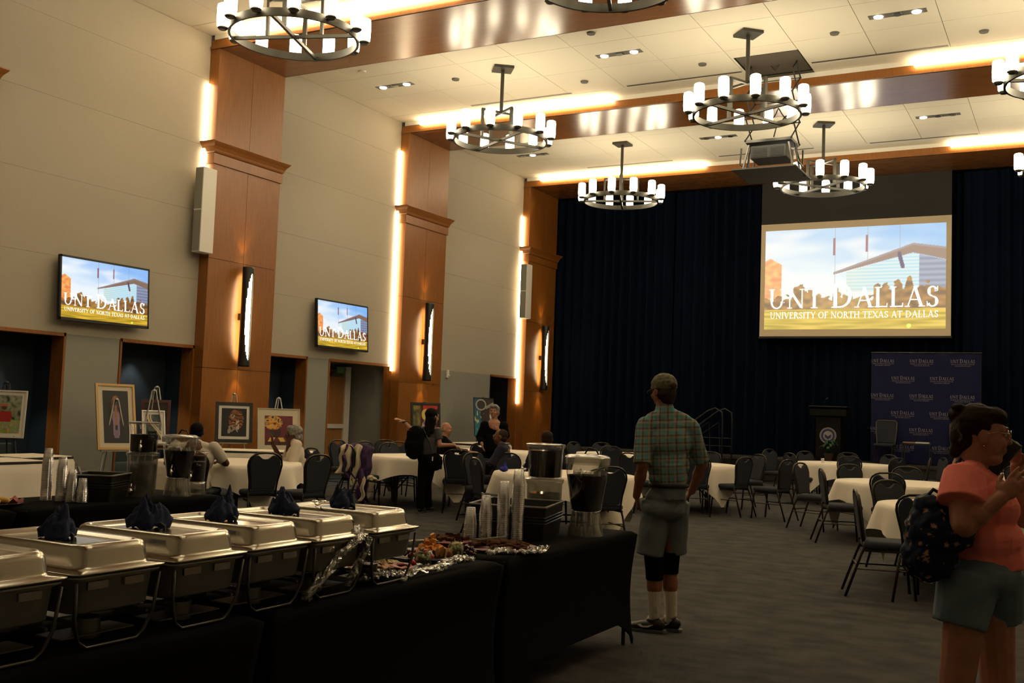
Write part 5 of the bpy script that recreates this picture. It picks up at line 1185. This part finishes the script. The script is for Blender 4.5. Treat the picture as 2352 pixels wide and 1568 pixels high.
def floral():
    m = mat('floral_navy', (.006, .010, .028), .7, spec=.2); nt = m.node_tree; N = nt.nodes; L = nt.links; b = N['Principled BSDF']; tc = N.new('ShaderNodeTexCoord'); v = N.new('ShaderNodeTexVoronoi'); v.inputs['Scale'].default_value = 24; v.inputs['Randomness'].default_value = 1
    n = N.new('ShaderNodeTexNoise'); n.inputs['Scale'].default_value = 60; mx1 = N.new('ShaderNodeMix'); mx1.data_type = 'VECTOR'; mx1.inputs[0].default_value = .035
    L.new(tc.outputs['Object'], mx1.inputs[4]); L.new(tc.outputs['Object'], n.inputs['Vector']); L.new(n.outputs['Color'], mx1.inputs[5]); L.new(mx1.outputs[1], v.inputs['Vector'])
    r = N.new('ShaderNodeValToRGB'); e = r.color_ramp.elements; e[0].position = 0; e[0].color = (.45, .20, .12, 1); e[1].position = .36; e[1].color = (.006, .010, .028, 1); x = r.color_ramp.elements.new(.20); x.color = (.30, .16, .10, 1); x = r.color_ramp.elements.new(.27); x.color = (.01, .022, .02, 1)
    L.new(v.outputs['Distance'], r.inputs[0]); L.new(r.outputs[0], b.inputs['Base Color']); return m
FL = floral()
tb = thing('floral_backpack', 'navy floral backpack slung on the near shoulder of the woman in coral', 'backpack', (wx, wy, 0), az(wx, wy))
blob([('e', (-.165, -.17, 1.10), (.105, .12, .155)), ('e', (-.175, -.17, 1.02), (.11, .12, .10)), ('e', (-.09, -.20, 1.12), (.085, .08, .075)), ('e', (-.18, -.18, 1.22), (.06, .07, .05)), ('e', (-.24, -.17, 1.02), (.045, .07, .06))], 'bag', FL, .008, tb, disp=.03, tx=tex, sm=2)
G().tube([(-.20, -.18, 1.24), (-.16, -.19, 1.29), (-.11, -.17, 1.26)], .008, 6).obj('handle', M['bluenap'], tb, smooth=True)
G().tube([(-.14, -.15, 1.22), (-.10, -.13, 1.33), (-.06, -.08, 1.42), (-.03, -.12, 1.38)], .009, 6).obj('strap', M['bluenap'], tb, smooth=True)

# ---- leaning woman with black backpack
bx, by = -8.45, 12.92
t = thing('person', 'long-haired woman in grey T-shirt leaning on a chair with one arm stretched out', 'person', (bx, by, 0), az(bx, by))
hp, HR, HC = head_prims((.085, 0, 1.42), -.9, -.1); B = hp; limb(B, (.06, 0, 1.27), (.08, 0, 1.36), .05, .05); limb(B, (.04, 0, .85), (.04, 0, 1.22), .09, .10)
limb(B, (-.13, 0, 1.22), (-.24, .06, 1.23), .045, .038); limb(B, (-.24, .06, 1.23), (-.34, .10, 1.33), .036, .026); hand_prims(B, (-.34, .10, 1.33), (-.95, .1, .3), (0, .3, -1), .15, thumb=-1, spread=.2)
limb(B, (.17, -.02, 1.22), (.20, -.07, 1.0), .046, .038); limb(B, (.20, -.07, 1.0), (.42, -.02, 1.01), .036, .026); hand_prims(B, (.42, -.02, 1.01), (.9, 0, -.45), (0, 0, -1), .4)
limb(B, (.03, 0, .75), (-.02, 0, .4), .07, .05); limb(B, (-.02, 0, .4), (-.04, 0, .08), .05, .035)
blob(B, 'body', SK3, .009, t, sm=1); eyes(t, HR, HC)
blob([('e', (.03, 0, 1.13), (.165, .11, .15)), ('k', (.03, 0, .86), (.03, 0, 1.1), .13, .14), ('k', (-.10, 0, 1.22), (-.20, .04, 1.225), .065, .062), ('k', (.14, -.02, 1.23), (.195, -.05, 1.08), .068, .062), ('e', (.03, 0, 1.22), (.15, .07, .06))], 'grey_shirt', mat('grey_shirt', (.055, .052, .055), .9), .010, t)
blob([('e', (.05, -.01, .80), (.165, .14, .13)), ('k', (.0, 0, .78), (-.03, 0, .40), .10, .072), ('k', (-.03, 0, .42), (-.045, 0, .07), .070, .055), ('k', (.08, .05, .78), (.04, .16, .42), .10, .072), ('k', (.04, .16, .43), (.08, .22, .07), .07, .055)], 'black_trousers', M['blackcloth'], .010, t)
for h, q in (((-.06, -.05), (.02, .18)), ((.06, .18), (.14, .40))): shoe(t, h, q, logo=False)
blob([('e', tuple(HC+HR@V3(0, -.03, .03)), (.09, .10, .095), HR), ('c', tuple(HC+V3(-.03, -.03, 0)), tuple(HC+V3(-.07, -.09, -.26)), .075, .055), ('c', tuple(HC+V3(-.0, -.06, -.05)), tuple(HC+V3(-.01, -.10, -.22)), .06, .04)], 'long_hair', HK, .008, t, disp=.012, tx=tex)
G().tube([(-.325+.03*cos(a), .095+.028*sin(a), 1.325+.012*cos(a)) for a in [2*pi*k/12 for k in range(12)]], .010, 6, closed=True).obj('wristwatch', M['black'], t)
tb = thing('black_backpack', 'black backpack worn by the leaning woman in the grey T-shirt', 'backpack', (bx, by, 0), az(bx, by))
blob([('e', (-.15, -.10, 1.12), (.135, .10, .16)), ('e', (-.17, -.10, .98), (.14, .11, .20)), ('b', (-.28, -.05, -.18, -.02, .84, 1.2))], 'bag', M['blackcloth'], .010, tb, disp=.012, tx=tex); G().tube([(-.1, -.14, 1.2), (-.02, -.1, 1.27), (.06, .04, 1.28)], .012, 6).obj('strap', M['crate'], tb, smooth=True)
tb = thing('shoulder_bag', 'black shoulder bag hanging at the hip of the leaning woman', 'bag', (bx, by, 0), az(bx, by))
blob([('e', (.15, -.15, .76), (.11, .05, .13)), ('b', (.06, .25, -.19, -.11, .66, .84))], 'bag', M['blackcloth'], .008, tb); G().tube([(.1, -.17, .9), (.05, -.15, 1.05), (-.05, -.12, 1.25)], .010, 6).obj('strap', M['crate'], tb); G().box(.10, .115, -.235, -.228, .78, .84).obj('tag', M['white'], tb)

# ---- standing woman in black
sx_, sy_ = -9.17, 16.22
t = thing('person', 'grey-haired woman in black standing before the dark passage, hand on her chest', 'person', (sx_, sy_, 0), az(sx_, sy_))
hp, HR, HC = head_prims((-.01, 0, 1.52), pi-.25, .1); B = hp; limb(B, (0, 0, 1.32), (0, 0, 1.44), .06, .055); limb(B, (0, .02, .9), (0, .02, 1.28), .10, .12); B.append(('e', (.0, -.045, 1.31), (.07, .03, .045)))
limb(B, (-.18, 0, 1.27), (-.25, .0, 1.05), .05, .042); limb(B, (-.25, 0, 1.05), (-.20, -.16, .93), .04, .028); hand_prims(B, (-.20, -.16, .93), (.2, -.4, -.8), (1, 0, 0), .4)
limb(B, (.18, 0, 1.27), (.22, -.03, 1.07), .05, .042); limb(B, (.22, -.03, 1.07), (.08, -.17, 1.20), .04, .028); hand_prims(B, (.08, -.17, 1.20), (-.85, -.1, .5), (0, 1, 0), .4)
blob(B, 'body', SK3, .009, t, sm=1); eyes(t, HR, HC)
blob([('e', (0, .02, 1.14), (.20, .125, .17)), ('k', (0, .02, .80), (0, .02, 1.1), .19, .165), ('e', (-.17, 0, 1.27), (.085,)*3), ('e', (.17, 0, 1.27), (.085,)*3), ('k', (-.15, 0, 1.29), (-.26, 0, 1.02), .085, .072), ('k', (.15, 0, 1.29), (.23, -.02, 1.06), .085, .068), ('k', (-.25, 0, 1.05), (-.215, -.12, .96), .06, .055), ('k', (.23, -.02, 1.07), (.14, -.12, 1.14), .06, .05), ('e', (0, .03, 1.27), (.17, .08, .07))], 'black_top', M['blackcloth'], .011, t)
blob([('k', (-.08, .02, .85), (-.10, .02, .08), .115, .08), ('k', (.08, .02, .85), (.10, .02, .08), .115, .08), ('e', (0, .02, .85), (.18, .13, .12))], 'black_trousers', M['blackcloth'], .011, t)
for s in (-1, 1): shoe(t, (s*.1, .06), (s*.11, -.18), logo=False)
blob([('e', tuple(HC+HR@V3(0, -.03, .05)), (.095, .10, .085), HR), ('e', tuple(HC+HR@V3(0, -.06, -.02)), (.09, .07, .08), HR), ('e', tuple(HC+HR@V3(0, .06, .085)), (.07, .04, .035), HR)], 'short_hair', HG, .008, t, disp=.02, tx=tex)

# ---- seated people; local y = the way they face
def seated(label, loc, rz, sk, top, legs, hair, hm, head=(0, .05, 1.17), hphi=0, sleeve=.5, armL=None, armR=None, glasses=None, w=1.0, skirt=False, neck=True, bowl=None):
    t = thing('person', label, 'person', loc, rz); hp, HR, HC = head_prims(head, hphi, 0); B = hp
    limb(B, (0, .02, 1.0), (head[0]*.7, .04, head[2]-.09), .062, .058); limb(B, (0, 0, .55), (0, .01, .93), .12*w, .12*w)
    A = []
    for s, ar in ((-1, armL), (1, armR)):
        sh = (s*.175*w, .0, .985); el, wr, hd = ar or ((s*.26, .12, .76), (s*.18, .36, .80), (-s*.3, .9, -.1))
        limb(B, sh, el, .052*w, .042); limb(B, el, wr, .040, .028); hand_prims(B, wr, hd, (0, .2, -1) if not ar else (0, .5, -.8), .35, thumb=-s); A.append((sh, el, wr))
        limb(B, (s*.10, .05, .52), (s*.13, .44, .50), .08, .06); limb(B, (s*.13, .44, .50), (s*.13, .44, .09), .055, .038)
    blob(B, 'body', sk, .009, t, sm=1); eyes(t, HR, HC, 1.0, glasses)
    S = [('e', (0, .0, .84), (.19*w, .125*w, .19)), ('k', (0, .0, .50), (0, .0, .8), .155*w, .15*w), ('e', (0, 0, .985), (.175*w, .088, .075)), ('e', (0, .01, 1.03), (.10, .07, .05)), ('e', (0, .03, .62), (.165*w, .15*w, .12))]
    for sh, el, wr in A:
        e = Vector(sh).lerp(Vector(el), min(1, sleeve*2)); S.append(('k', sh, tuple(e), .072, .066)); S.append(('e', sh, (.072,)*3))
        if sleeve > .55: S.append(('k', el, tuple(Vector(el).lerp(Vector(wr), .8)), .058, .045)); S.append(('e', el, (.056,)*3))
    blob(S, 'top', top, .010, t, disp=.012, tx=bpy.data.textures['folds'])
    if skirt: blob([('e', (0, .05, .52), (.20, .18, .10)), ('k', (0, .1, .53), (0, .46, .50), .16, .15), ('k', (0, .44, .53), (0, .46, .22), .16, .20)], 'skirt', legs, .011, t)
    else: blob([('e', (0, .02, .52), (.19, .16, .10))]+[('k', (s*.10, .02, .52), (s*.13, .46, .51), .098, .075) for s in (-1, 1)]+[('k', (s*.13, .45, .53), (s*.13, .45, .08), .074, .058) for s in (-1, 1)], 'trousers', legs, .011, t)
    for s in (-1, 1): shoe(t, (s*.13, .38), (s*.13, .62), logo=False)
    if hair == 'short': P = [('e', tuple(HC+HR@V3(0, -.025, .042)), (.084, .094, .082), HR), ('e', tuple(HC+HR@V3(0, -.045, -.01)), (.080, .066, .06), HR)]
    elif hair == 'crop': P = [('e', tuple(HC+HR@V3(0, -.028, .034)), (.079, .090, .082), HR), ('e', tuple(HC+HR@V3(0, -.045, -.02)), (.075, .062, .05), HR)]
    elif hair == 'curly': P = [('e', tuple(HC+HR@V3(0, -.03, .05)), (.105, .105, .09), HR), ('e', tuple(HC+HR@V3(0, -.06, -.03)), (.10, .075, .085), HR), ('e', tuple(HC+HR@V3(0, .04, .09)), (.075, .05, .04), HR)]
    else: P = [('e', tuple(HC+HR@V3(0, -.05, .0)), (.077, .06, .06), HR)]
    blob(P, 'hair', hm, .007, t, disp=.02 if hair == 'curly' else .004, tx=tex)
    return t
KH = mat('khaki', (.22, .17, .10), .9); WT = mat('white_tshirt', (.55, .49, .40), .9); WB = mat('white_blouse', (.68, .58, .47), .9)
t = seated('man in white T-shirt with a colourful print sitting with his back to us', (-9.16, 9.05, 0), .62, SK4, WT, KH, 'crop', HK, head=(0, .10, 1.16), sleeve=.42, w=1.25, armL=((-.33, .12, .78), (-.28, .38, .80), (-.1, 1, 0)), armR=((.36, .06, .80), (.24, .36, .80), (-.5, .9, 0)))
def shirt_print(u, v):
    d = hypot(u-.5, v-.5); n1 = nz(u, v, 11); c = (.74, .69, .60)
    if .22 < d < .5 and n1 > -.05 and v > .15: c = ((.72, .25, .2), (.25, .3, .25), (.85, .6, .2), (.35, .2, .25))[int(abs(nz(u, v, 23, 4))*9) % 4]
    if v < .25 and abs(u-.5) < .25 and n1 > -.2: c = (.9, .62, .15)
    return c
g = G(); NU = 30
def fshirt(a, b): x = a*1.0; return (x, -.155+.45*x*x+.10*abs(b)**2*4, .83+b)
picture_mesh('shirt_print', .27, .24, 40, 36, shirt_print, mat('shirt_print', (.5, .5, .5), .9, attr='base'), t, fshirt)
seated('grey-haired woman in white blouse and yellow-blue skirt sitting side-on at the table', (-9.30, 11.02, 0), 2.35, SK4, WB, mat('skirt_pattern', (.75, .52, .06), .9, nz=(16, (1, 1, 1), (.02, .10, .16), 2)), 'curly', HG, head=(0, .04, 1.11), sleeve=.45, skirt=True, armR=((.26, .14, .72), (.10, .30, .98), (-.2, .1, 1)), armL=((-.25, .05, .68), (-.2, .28, .60), (.2, .8, -.3)))
seated('bald man in black shirt reaching his arm along the table', (-9.62, 15.25, 0), -.85, SK3, M['blackcloth'], M['blackcloth'], 'bald', HG, head=(0, .05, 1.19), hphi=-.5, sleeve=.7, armR=((.28, .18, .83), (.40, .42, .82), (.5, .9, 0)))
NV = mat('navy_top', (.008, .009, .022), .9)
t = seated('smiling short-haired woman with glasses in a navy top, seated left of the tea dispensers', (-7.32, 13.24, 0), 1.9, SK5, NV, NV, 'crop', HS, head=(0, .05, 1.16), hphi=.1, sleeve=.6, glasses=M['steel'])
seated('dark-haired seated person of whom only the top of the head shows above the tea dispenser', (-6.62, 13.25, 0), .5, SK5, NV, NV, 'short', HB, head=(0, .05, 1.16), sleeve=.6)

# ================================================================== COAT ON CHAIR, EASELS, SMALL THINGS
CT = mat('purple_pattern', (.10, .03, .13), .85, nz=(26, (1, 1, .5), (.015, .012, .03), 3)); CL = mat('cream_lining', (.55, .47, .32), .85)
cx, cy = -9.60, 12.72
t = thing('draped_jacket', 'purple patterned jacket with cream lining hanging over a chair back', 'jacket', (cx, cy, 0), az(cx, cy))
def drape(nm, m, x0, x1, y0, z1, z0, sd, w=.03):
    g = G(); g.grid(22, 26, lambda u, v: (x0+(x1-x0)*u+.05*v*sin(3*v+sd)+.02*sin(v*9+sd), y0-.03*sin(u*9+sd)-w*sin(v*5+u*6+sd)-.05*(1-(1-v)**8)+.04, z1-(z1-z0)*v-.04*(2*u-1)**2*(1-v))); o = g.obj(nm, m, t, smooth=True); s_ = o.modifiers.new('thickness', 'SOLIDIFY'); s_.thickness = .01
drape('outer_cloth', CT, -.16, .22, -.04, .97, .50, 0); drape('outer_cloth', CT, .03, .28, -.09, .95, .42, 2); drape('lining', CL, -.22, -.04, -.11, .96, .52, 1); drape('lining', CL, .0, .12, -.13, .96, .34, 3); drape('sleeve', CT, .06, .24, -.14, .60, .10, 4, .02); drape('sleeve', CT, -.17, -.03, -.12, .80, .45, 5, .02); drape('cuff', CL, .20, .33, -.13, .50, .43, 6, .01); drape('lining', CL, .12, .16, -.17, .5, .12, 7, .01)
# framed pictures on easels
PM = mat('painted_picture', (.5, .5, .5), .5, attr='base')
def easel(label, plabel, x, y, rz, w, h, zb, fr, matw, fn, frame_m, mat_m, easel_m, tilt=.16, top=1.95, white=True):
    t = thing('easel', label, 'easel', (x, y, 0), rz, 'easels along the wall')
    ht = zb+h+.22 if top is None else top
    for s in (-1, 1): G().cone((s*.33, -.12, 0), (s*.03, .10, ht), .012, .010, 8).obj('leg', easel_m, t)
    G().cone((0, .55, 0), (0, .10, ht-.03), .012, .010, 8).obj('rear_leg', easel_m, t)
    k = zb/ht; xx = .33*(1-k)+.03*k; G().box(-xx-.06, xx+.06, -.12+.22*k-.05, -.12+.22*k+.0, zb-.02, zb).obj('ledge', easel_m, t)
    G().ell((0, .09, ht), (.03, .03, .02)).obj('top_joint', easel_m, t)
    for s in (-1, 1): G().cone((s*xx, -.12+.22*k-.045, zb-.05), (s*xx, -.12+.22*k-.045, zb+.03), .008, .008, 6).obj('peg', easel_m, t)
    Rt = Matrix.Rotation(-tilt, 3, 'X'); o3 = V3(0, -.12+.22*k-.035, zb)
    p = thing('framed_picture', plabel, 'picture', (x, y, 0), rz, 'framed pictures on easels'); F = lambda a, b, d: tuple(o3+Rt@V3(a, d, b))
    def bx_(nm, m, a0, a1, b0, b1, d0, d1, par=p): g = G(); g.box(a0, a1, d0, d1, b0, b1); g.v = [F(vx, vz, vy) for vx, vy, vz in g.v]; return g.obj(nm, m, par)
    for nm, b in (('frame_bar', (-w/2, w/2, 0, fr)), ('frame_bar', (-w/2, w/2, h-fr, h)), ('frame_bar', (-w/2, -w/2+fr, fr, h-fr)), ('frame_bar', (w/2-fr, w/2, fr, h-fr))): bx_(nm, frame_m, *b, -.028, 0)
    bx_('mount', mat_m, -w/2+fr, w/2-fr, fr, h-fr, -.012, -.004)
    iw, ih = w-2*fr-2*matw, h-2*fr-2*matw
    picture_mesh('picture', iw, ih, 64, 80, fn, PM, p, lambda a, b: F(a, b+h/2, -.014))
    return t
SIL = mat('silver_easel', (.5, .48, .44), .35, .6); BLK = M['legmetal']; CRM = mat('mount_cream', (.60, .52, .38), .8); WHT = mat('mount_white', (.66, .62, .56), .8); GLD = mat('frame_gold', (.42, .26, .10), .4, .4); MRN = mat('frame_maroon', (.07, .012, .008), .4); BKF = mat('frame_black', (.012, .010, .008), .35)
def p_garden(u, v):
    c = mixc((.35, .42, .22), (.62, .62, .56), v+.5*nz(u, v, 5)); c = mixc(c, (.12, .16, .08), max(0, nz(u, v, 9, 2))*1.4)
    if v < .35: c = mixc((.5, .6, .6), (.55, .62, .2), .5+nz(u, v, 10))
    if abs(u-.5) < .26-.3*abs(v-.42) and .3 < v < .58: c = (.62, .10, .10)
    if hypot((u-.52), (v-.68)*1.1) < .08: c = (.35, .2, .12)
    if .70 < v < .76 and abs(u-.5) < .11: c = (.7, .4, .3)
    if v < .3 and nz(u, v, 14, 7) > .25: c = (.85, .55, .3)
    return c
def p_arch(u, v):
    c = (.10, .09, .085); d = hypot((u-.5)/.17, (v-.62)/.25)
    if d < 1.15: c = (.55, .36, .12)
    if d < .95: c = mixc((.15, .13, .2), (.5, .45, .5), .5+nz(u, v, 16))
    if abs(abs(u-.5)-.09) < .035 and .15 < v < .6: c = (.55, .45, .6)
    if abs(u-.5) < .05 and .35 < v < .75: c = (.6, .42, .25)
    if .1 < v < .25 and abs(u-.5) < .1: c = (.5, .42, .5)
    return c
def p_dark(u, v): return mixc((.20, .07, .04), (.08, .03, .02), .5+nz(u, v, 4))
def p_horn(u, v):
    c = mixc((.30, .38, .36), (.12, .16, .16), .5+nz(u, v, 4)); x = .2+.9*(1-v)**1.5+.1*sin(v*6)
    if abs(u-x) < .07: c = (.82, .70, .50)
    if abs(u-x-.16) < .03: c = (.85, .85, .8)
    return c
def p_tiger(u, v):
    c = (.065, .05, .045); d = hypot((u-.58)/.30, (v-.60)/.36)
    if d < 1: c = mixc((.42, .20, .08), (.62, .36, .18), .5+nz(u, v, 6)); 
    if d < 1 and sin(v*52+9*u+6*nz(u, v, 5)) > .45: c = (.06, .04, .03)
    if hypot((u-.44)/.10, (v-.72)/.08) < 1 and nz(u, v, 15) > -.2: c = (.62, .58, .5)
    if hypot((u-.64)/.07, (v-.40)/.24) < 1 and nz(u, v, 12) > -.15: c = (.72, .68, .62)
    if hypot((u-.42)/.18, (v-.28)/.12) < 1 and nz(u*1.5, v*.6, 14) > -.1: c = (.58, .52, .46)
    if hypot((u-.30)/.06, (v-.18)/.08) < 1: c = (.6, .58, .52)
    if hypot((u-.47)/.03, (v-.50)/.02) < 1: c = (.8, .6, .2)
    return c
def p_wrap(u, v):
    c = mixc((.45, .10, .16), (.36, .09, .14), .5+nz(u, v, 6))
    if hypot((u-.38)/.2, (v-.45)/.22) < 1: c = (.22, .08, .05)
    if hypot((u-.30)/.34, (v-.76)/.24) < 1: c = ((.86, .66, .12), (.75, .62, .45), (.12, .16, .10), (.8, .45, .1))[int((nz(u, v, 9)+1)*4.2) % 4]
    if v < .26 and abs(abs(u-.42)-.14-(.26-v)*.6) < .09: c = (.85, .68, .28)
    if v < .12: c = (.25, .08, .06)
    return c
def p_abstract(u, v):
    c = (.28, .07, .04) if u > .3 else mixc((.55, .48, .2), (.22, .25, .16), .5+nz(u, v, 7))
    if hypot((u-.62)/.28, (v-.30)/.30) < 1: c = (.80, .74, .52)
    if hypot((u-.50)/.16, (v-.72)/.17) < 1: c = (.80, .72, .35)
    if abs(v-.48-.25*(u-.5)) < .05 and u > .4: c = (.45, .36, .55)
    if u > .4 and v > .62+.5*(u-.4) and hypot((u-.5)/.16, (v-.72)/.17) > 1: c = (.70, .14, .05)
    if hypot((u-.55)/.10, (v-.36)/.05) < 1: c = (.75, .3, .15)
    return c
def p_jazz(u, v):
    c = mixc((.10, .28, .42), (.10, .42, .48), 1-v+.3*nz(u, v, 3)); 
    if u > .35+.3*nz(u, v, 2, 3) and v > .4: c = (.16, .11, .10)
    d = hypot((u-.36)/.27, (v-.82)/.15)
    if d < 1: c = (.62, .62, .60)
    if d < .78: c = (.16, .14, .13)
    if abs(v-.80-.3*(u-.8)) < .04 and u > .6: c = (.55, .55, .5)
    if nz(u, v, 9, 8) > .28 and .15 < v < .65: c = (.68, .68, .55)
    if hypot((u-.92)/.14, (v-.52)/.10) < 1: c = (.75, .75, .7)
    return c
fc = lambda x, y, add=0: az(x, y)+add
easel('black easel at the left edge inside the navy niche', 'white-framed garden watercolour of a person in red, at the left edge', -13.0, 9.26, .72, .58, .66, .92, .02, .045, p_garden, mat('frame_white', (.62, .58, .54), .5), WHT, BLK, top=1.68)
easel('easel behind the rear dispensers holding the tall gold frame', 'tall gold-framed dark picture with a pointed arch figure, leaning left of the dispensers', -12.75, 11.0, 1.25, .60, 1.02, .74, .035, .07, p_arch, GLD, CRM, SIL, .25, top=1.5)
easel('rear silver easel by the second navy niche', 'dark maroon-framed picture half hidden behind the small silver one', -13.1, 12.05, .85, .46, .78, .74, .05, .01, p_dark, MRN, MRN, SIL, .15, top=1.72)
easel('front silver easel with crossing legs by the second niche', 'small silver-framed picture of a curved horn, right of the rear dispensers', -12.85, 11.80, 1.1, .36, .54, .82, .02, .045, p_horn, SIL, WHT, SIL, .28, top=1.66)
easel('silver easel before the nearest wooden column', 'square black-framed animal picture with white mount before the nearest column', -12.95, 13.68, .95, .64, .70, .82, .055, .05, p_tiger, BKF, WHT, SIL, .14, top=1.66)
easel('white easel standing before the third navy niche', 'cream-framed picture of a figure in a yellow headwrap on crimson', -12.75, 14.62, 1.0, .78, .80, .64, .012, .12, p_wrap, CRM, CRM, mat('white_easel', (.6, .58, .52), .5), .18, top=1.62)
easel('dark easel before the middle wooden column', 'dark-framed red and yellow abstract picture at the middle column', -12.85, 19.6, 1.0, .72, .86, .80, .05, .01, p_abstract, BKF, BKF, BLK, .12, top=1.66)
easel('dark easel behind the standing woman in black', 'tilted unframed blue and brown music painting beside the passage', -12.9, 22.3, 1.0, .56, .95, .90, .008, .0, p_jazz, BKF, BKF, BLK, .14, top=1.84)
# niche bench
for y0, nm in ((9.0, 'first'), (11.95, 'second')):
    t = thing('niche_bench', 'low dark teal upholstered bench inside the %s navy niche' % nm, 'bench', (niche_x+.22, y0+.75, 0)); BN = mat('bench_teal_'+nm, (.03, .045, .042), .8)
    G().rr([(.20, .65, .03, .10), (.20, .65, .04, .40), (.18, .63, .04, .44)]).obj('seat', BN, t, smooth=True, sharp=True); G().rr([(.045, .65, .03, .44), (.045, .65, .03, .76), (.03, .63, .02, .78)], c=(-.15, 0, 0)).obj('back', BN, t, smooth=True, sharp=True)
    for s in (-1, 1): G().box(-.18, .18, s*.55-.03, s*.55+.03, 0, .10).obj('leg', M['black'], t)
# tableware
t = thing('dinner_plate', 'black plate of food on the table between the seated couple', 'plate', (-8.95, 9.95, .768)); G().lathe([(.08, 0), (.12, .012), (.118, .015), (.08, .006)], 28).obj('plate', BK, t, smooth=True)
for a in range(4): G().ell((.03*cos(a*1.6), .03*sin(a*1.6), .022), (.03, .024, .018)).obj('food', fm['cookie'], t, smooth=True)
t = thing('juice_cup', 'clear plastic cup of orange juice behind the black plate', 'cup', (-8.95, 10.13, .768)); G().lathe([(.028, 0), (.036, .10)], 16, cap1=False).obj('cup', M['cup'], t, smooth=True); G().lathe([(.027, .003), (.031, .05)], 16).obj('juice', mat('orange_juice', (.7, .3, .05), .3), t)
blob([('e', (0, 0, .03), (.06, .05, .035)), ('k', (0, 0, .03), (.02, 0, .12), .04, .01)], 'table_napkin', mat('bright_blue_napkin', (.015, .02, .25), .8), .006, disp=.02, tx=tex, loc=(-6.45, 11.70, .768), label='bright blue folded napkin on the table above the cup stacks', cat='napkin')
t = thing('green_bottle', 'green drink bottle on the table left of the man in the cap', 'bottle', (-5.16, 11.85, .768)); G().lathe([(.035, 0), (.037, .02), (.037, .13), (.015, .18), (.014, .22)], 18).obj('bottle_glass', mat('bottle_green', (.01, .10, .03), .15), t, smooth=True, sharp=True); G().lathe([(.038, .05), (.038, .10)], 18, cap0=False, cap1=False).obj('paper_label', M['white'], t); G().lathe([(.016, .22), (.016, .235)], 12).obj('bottle_cap', M['white'], t)
for i, (x, y, l) in enumerate(((-8.6, 14.05, 'by the hand of the leaning woman'), (-9.0, 13.75, 'on the table left of the seated bald man'), (-4.3, 20.4, 'on the table in front of the lectern'))):
    G().lathe([(.028, 0), (.035, .09), (.033, .09), (.026, .004)], 14, cap1=False).obj('drinking_cup', M['cup'], loc=(x, y, .768), smooth=True, label='clear drinking cup '+l, cat='cup', group='used cups on the round tables')
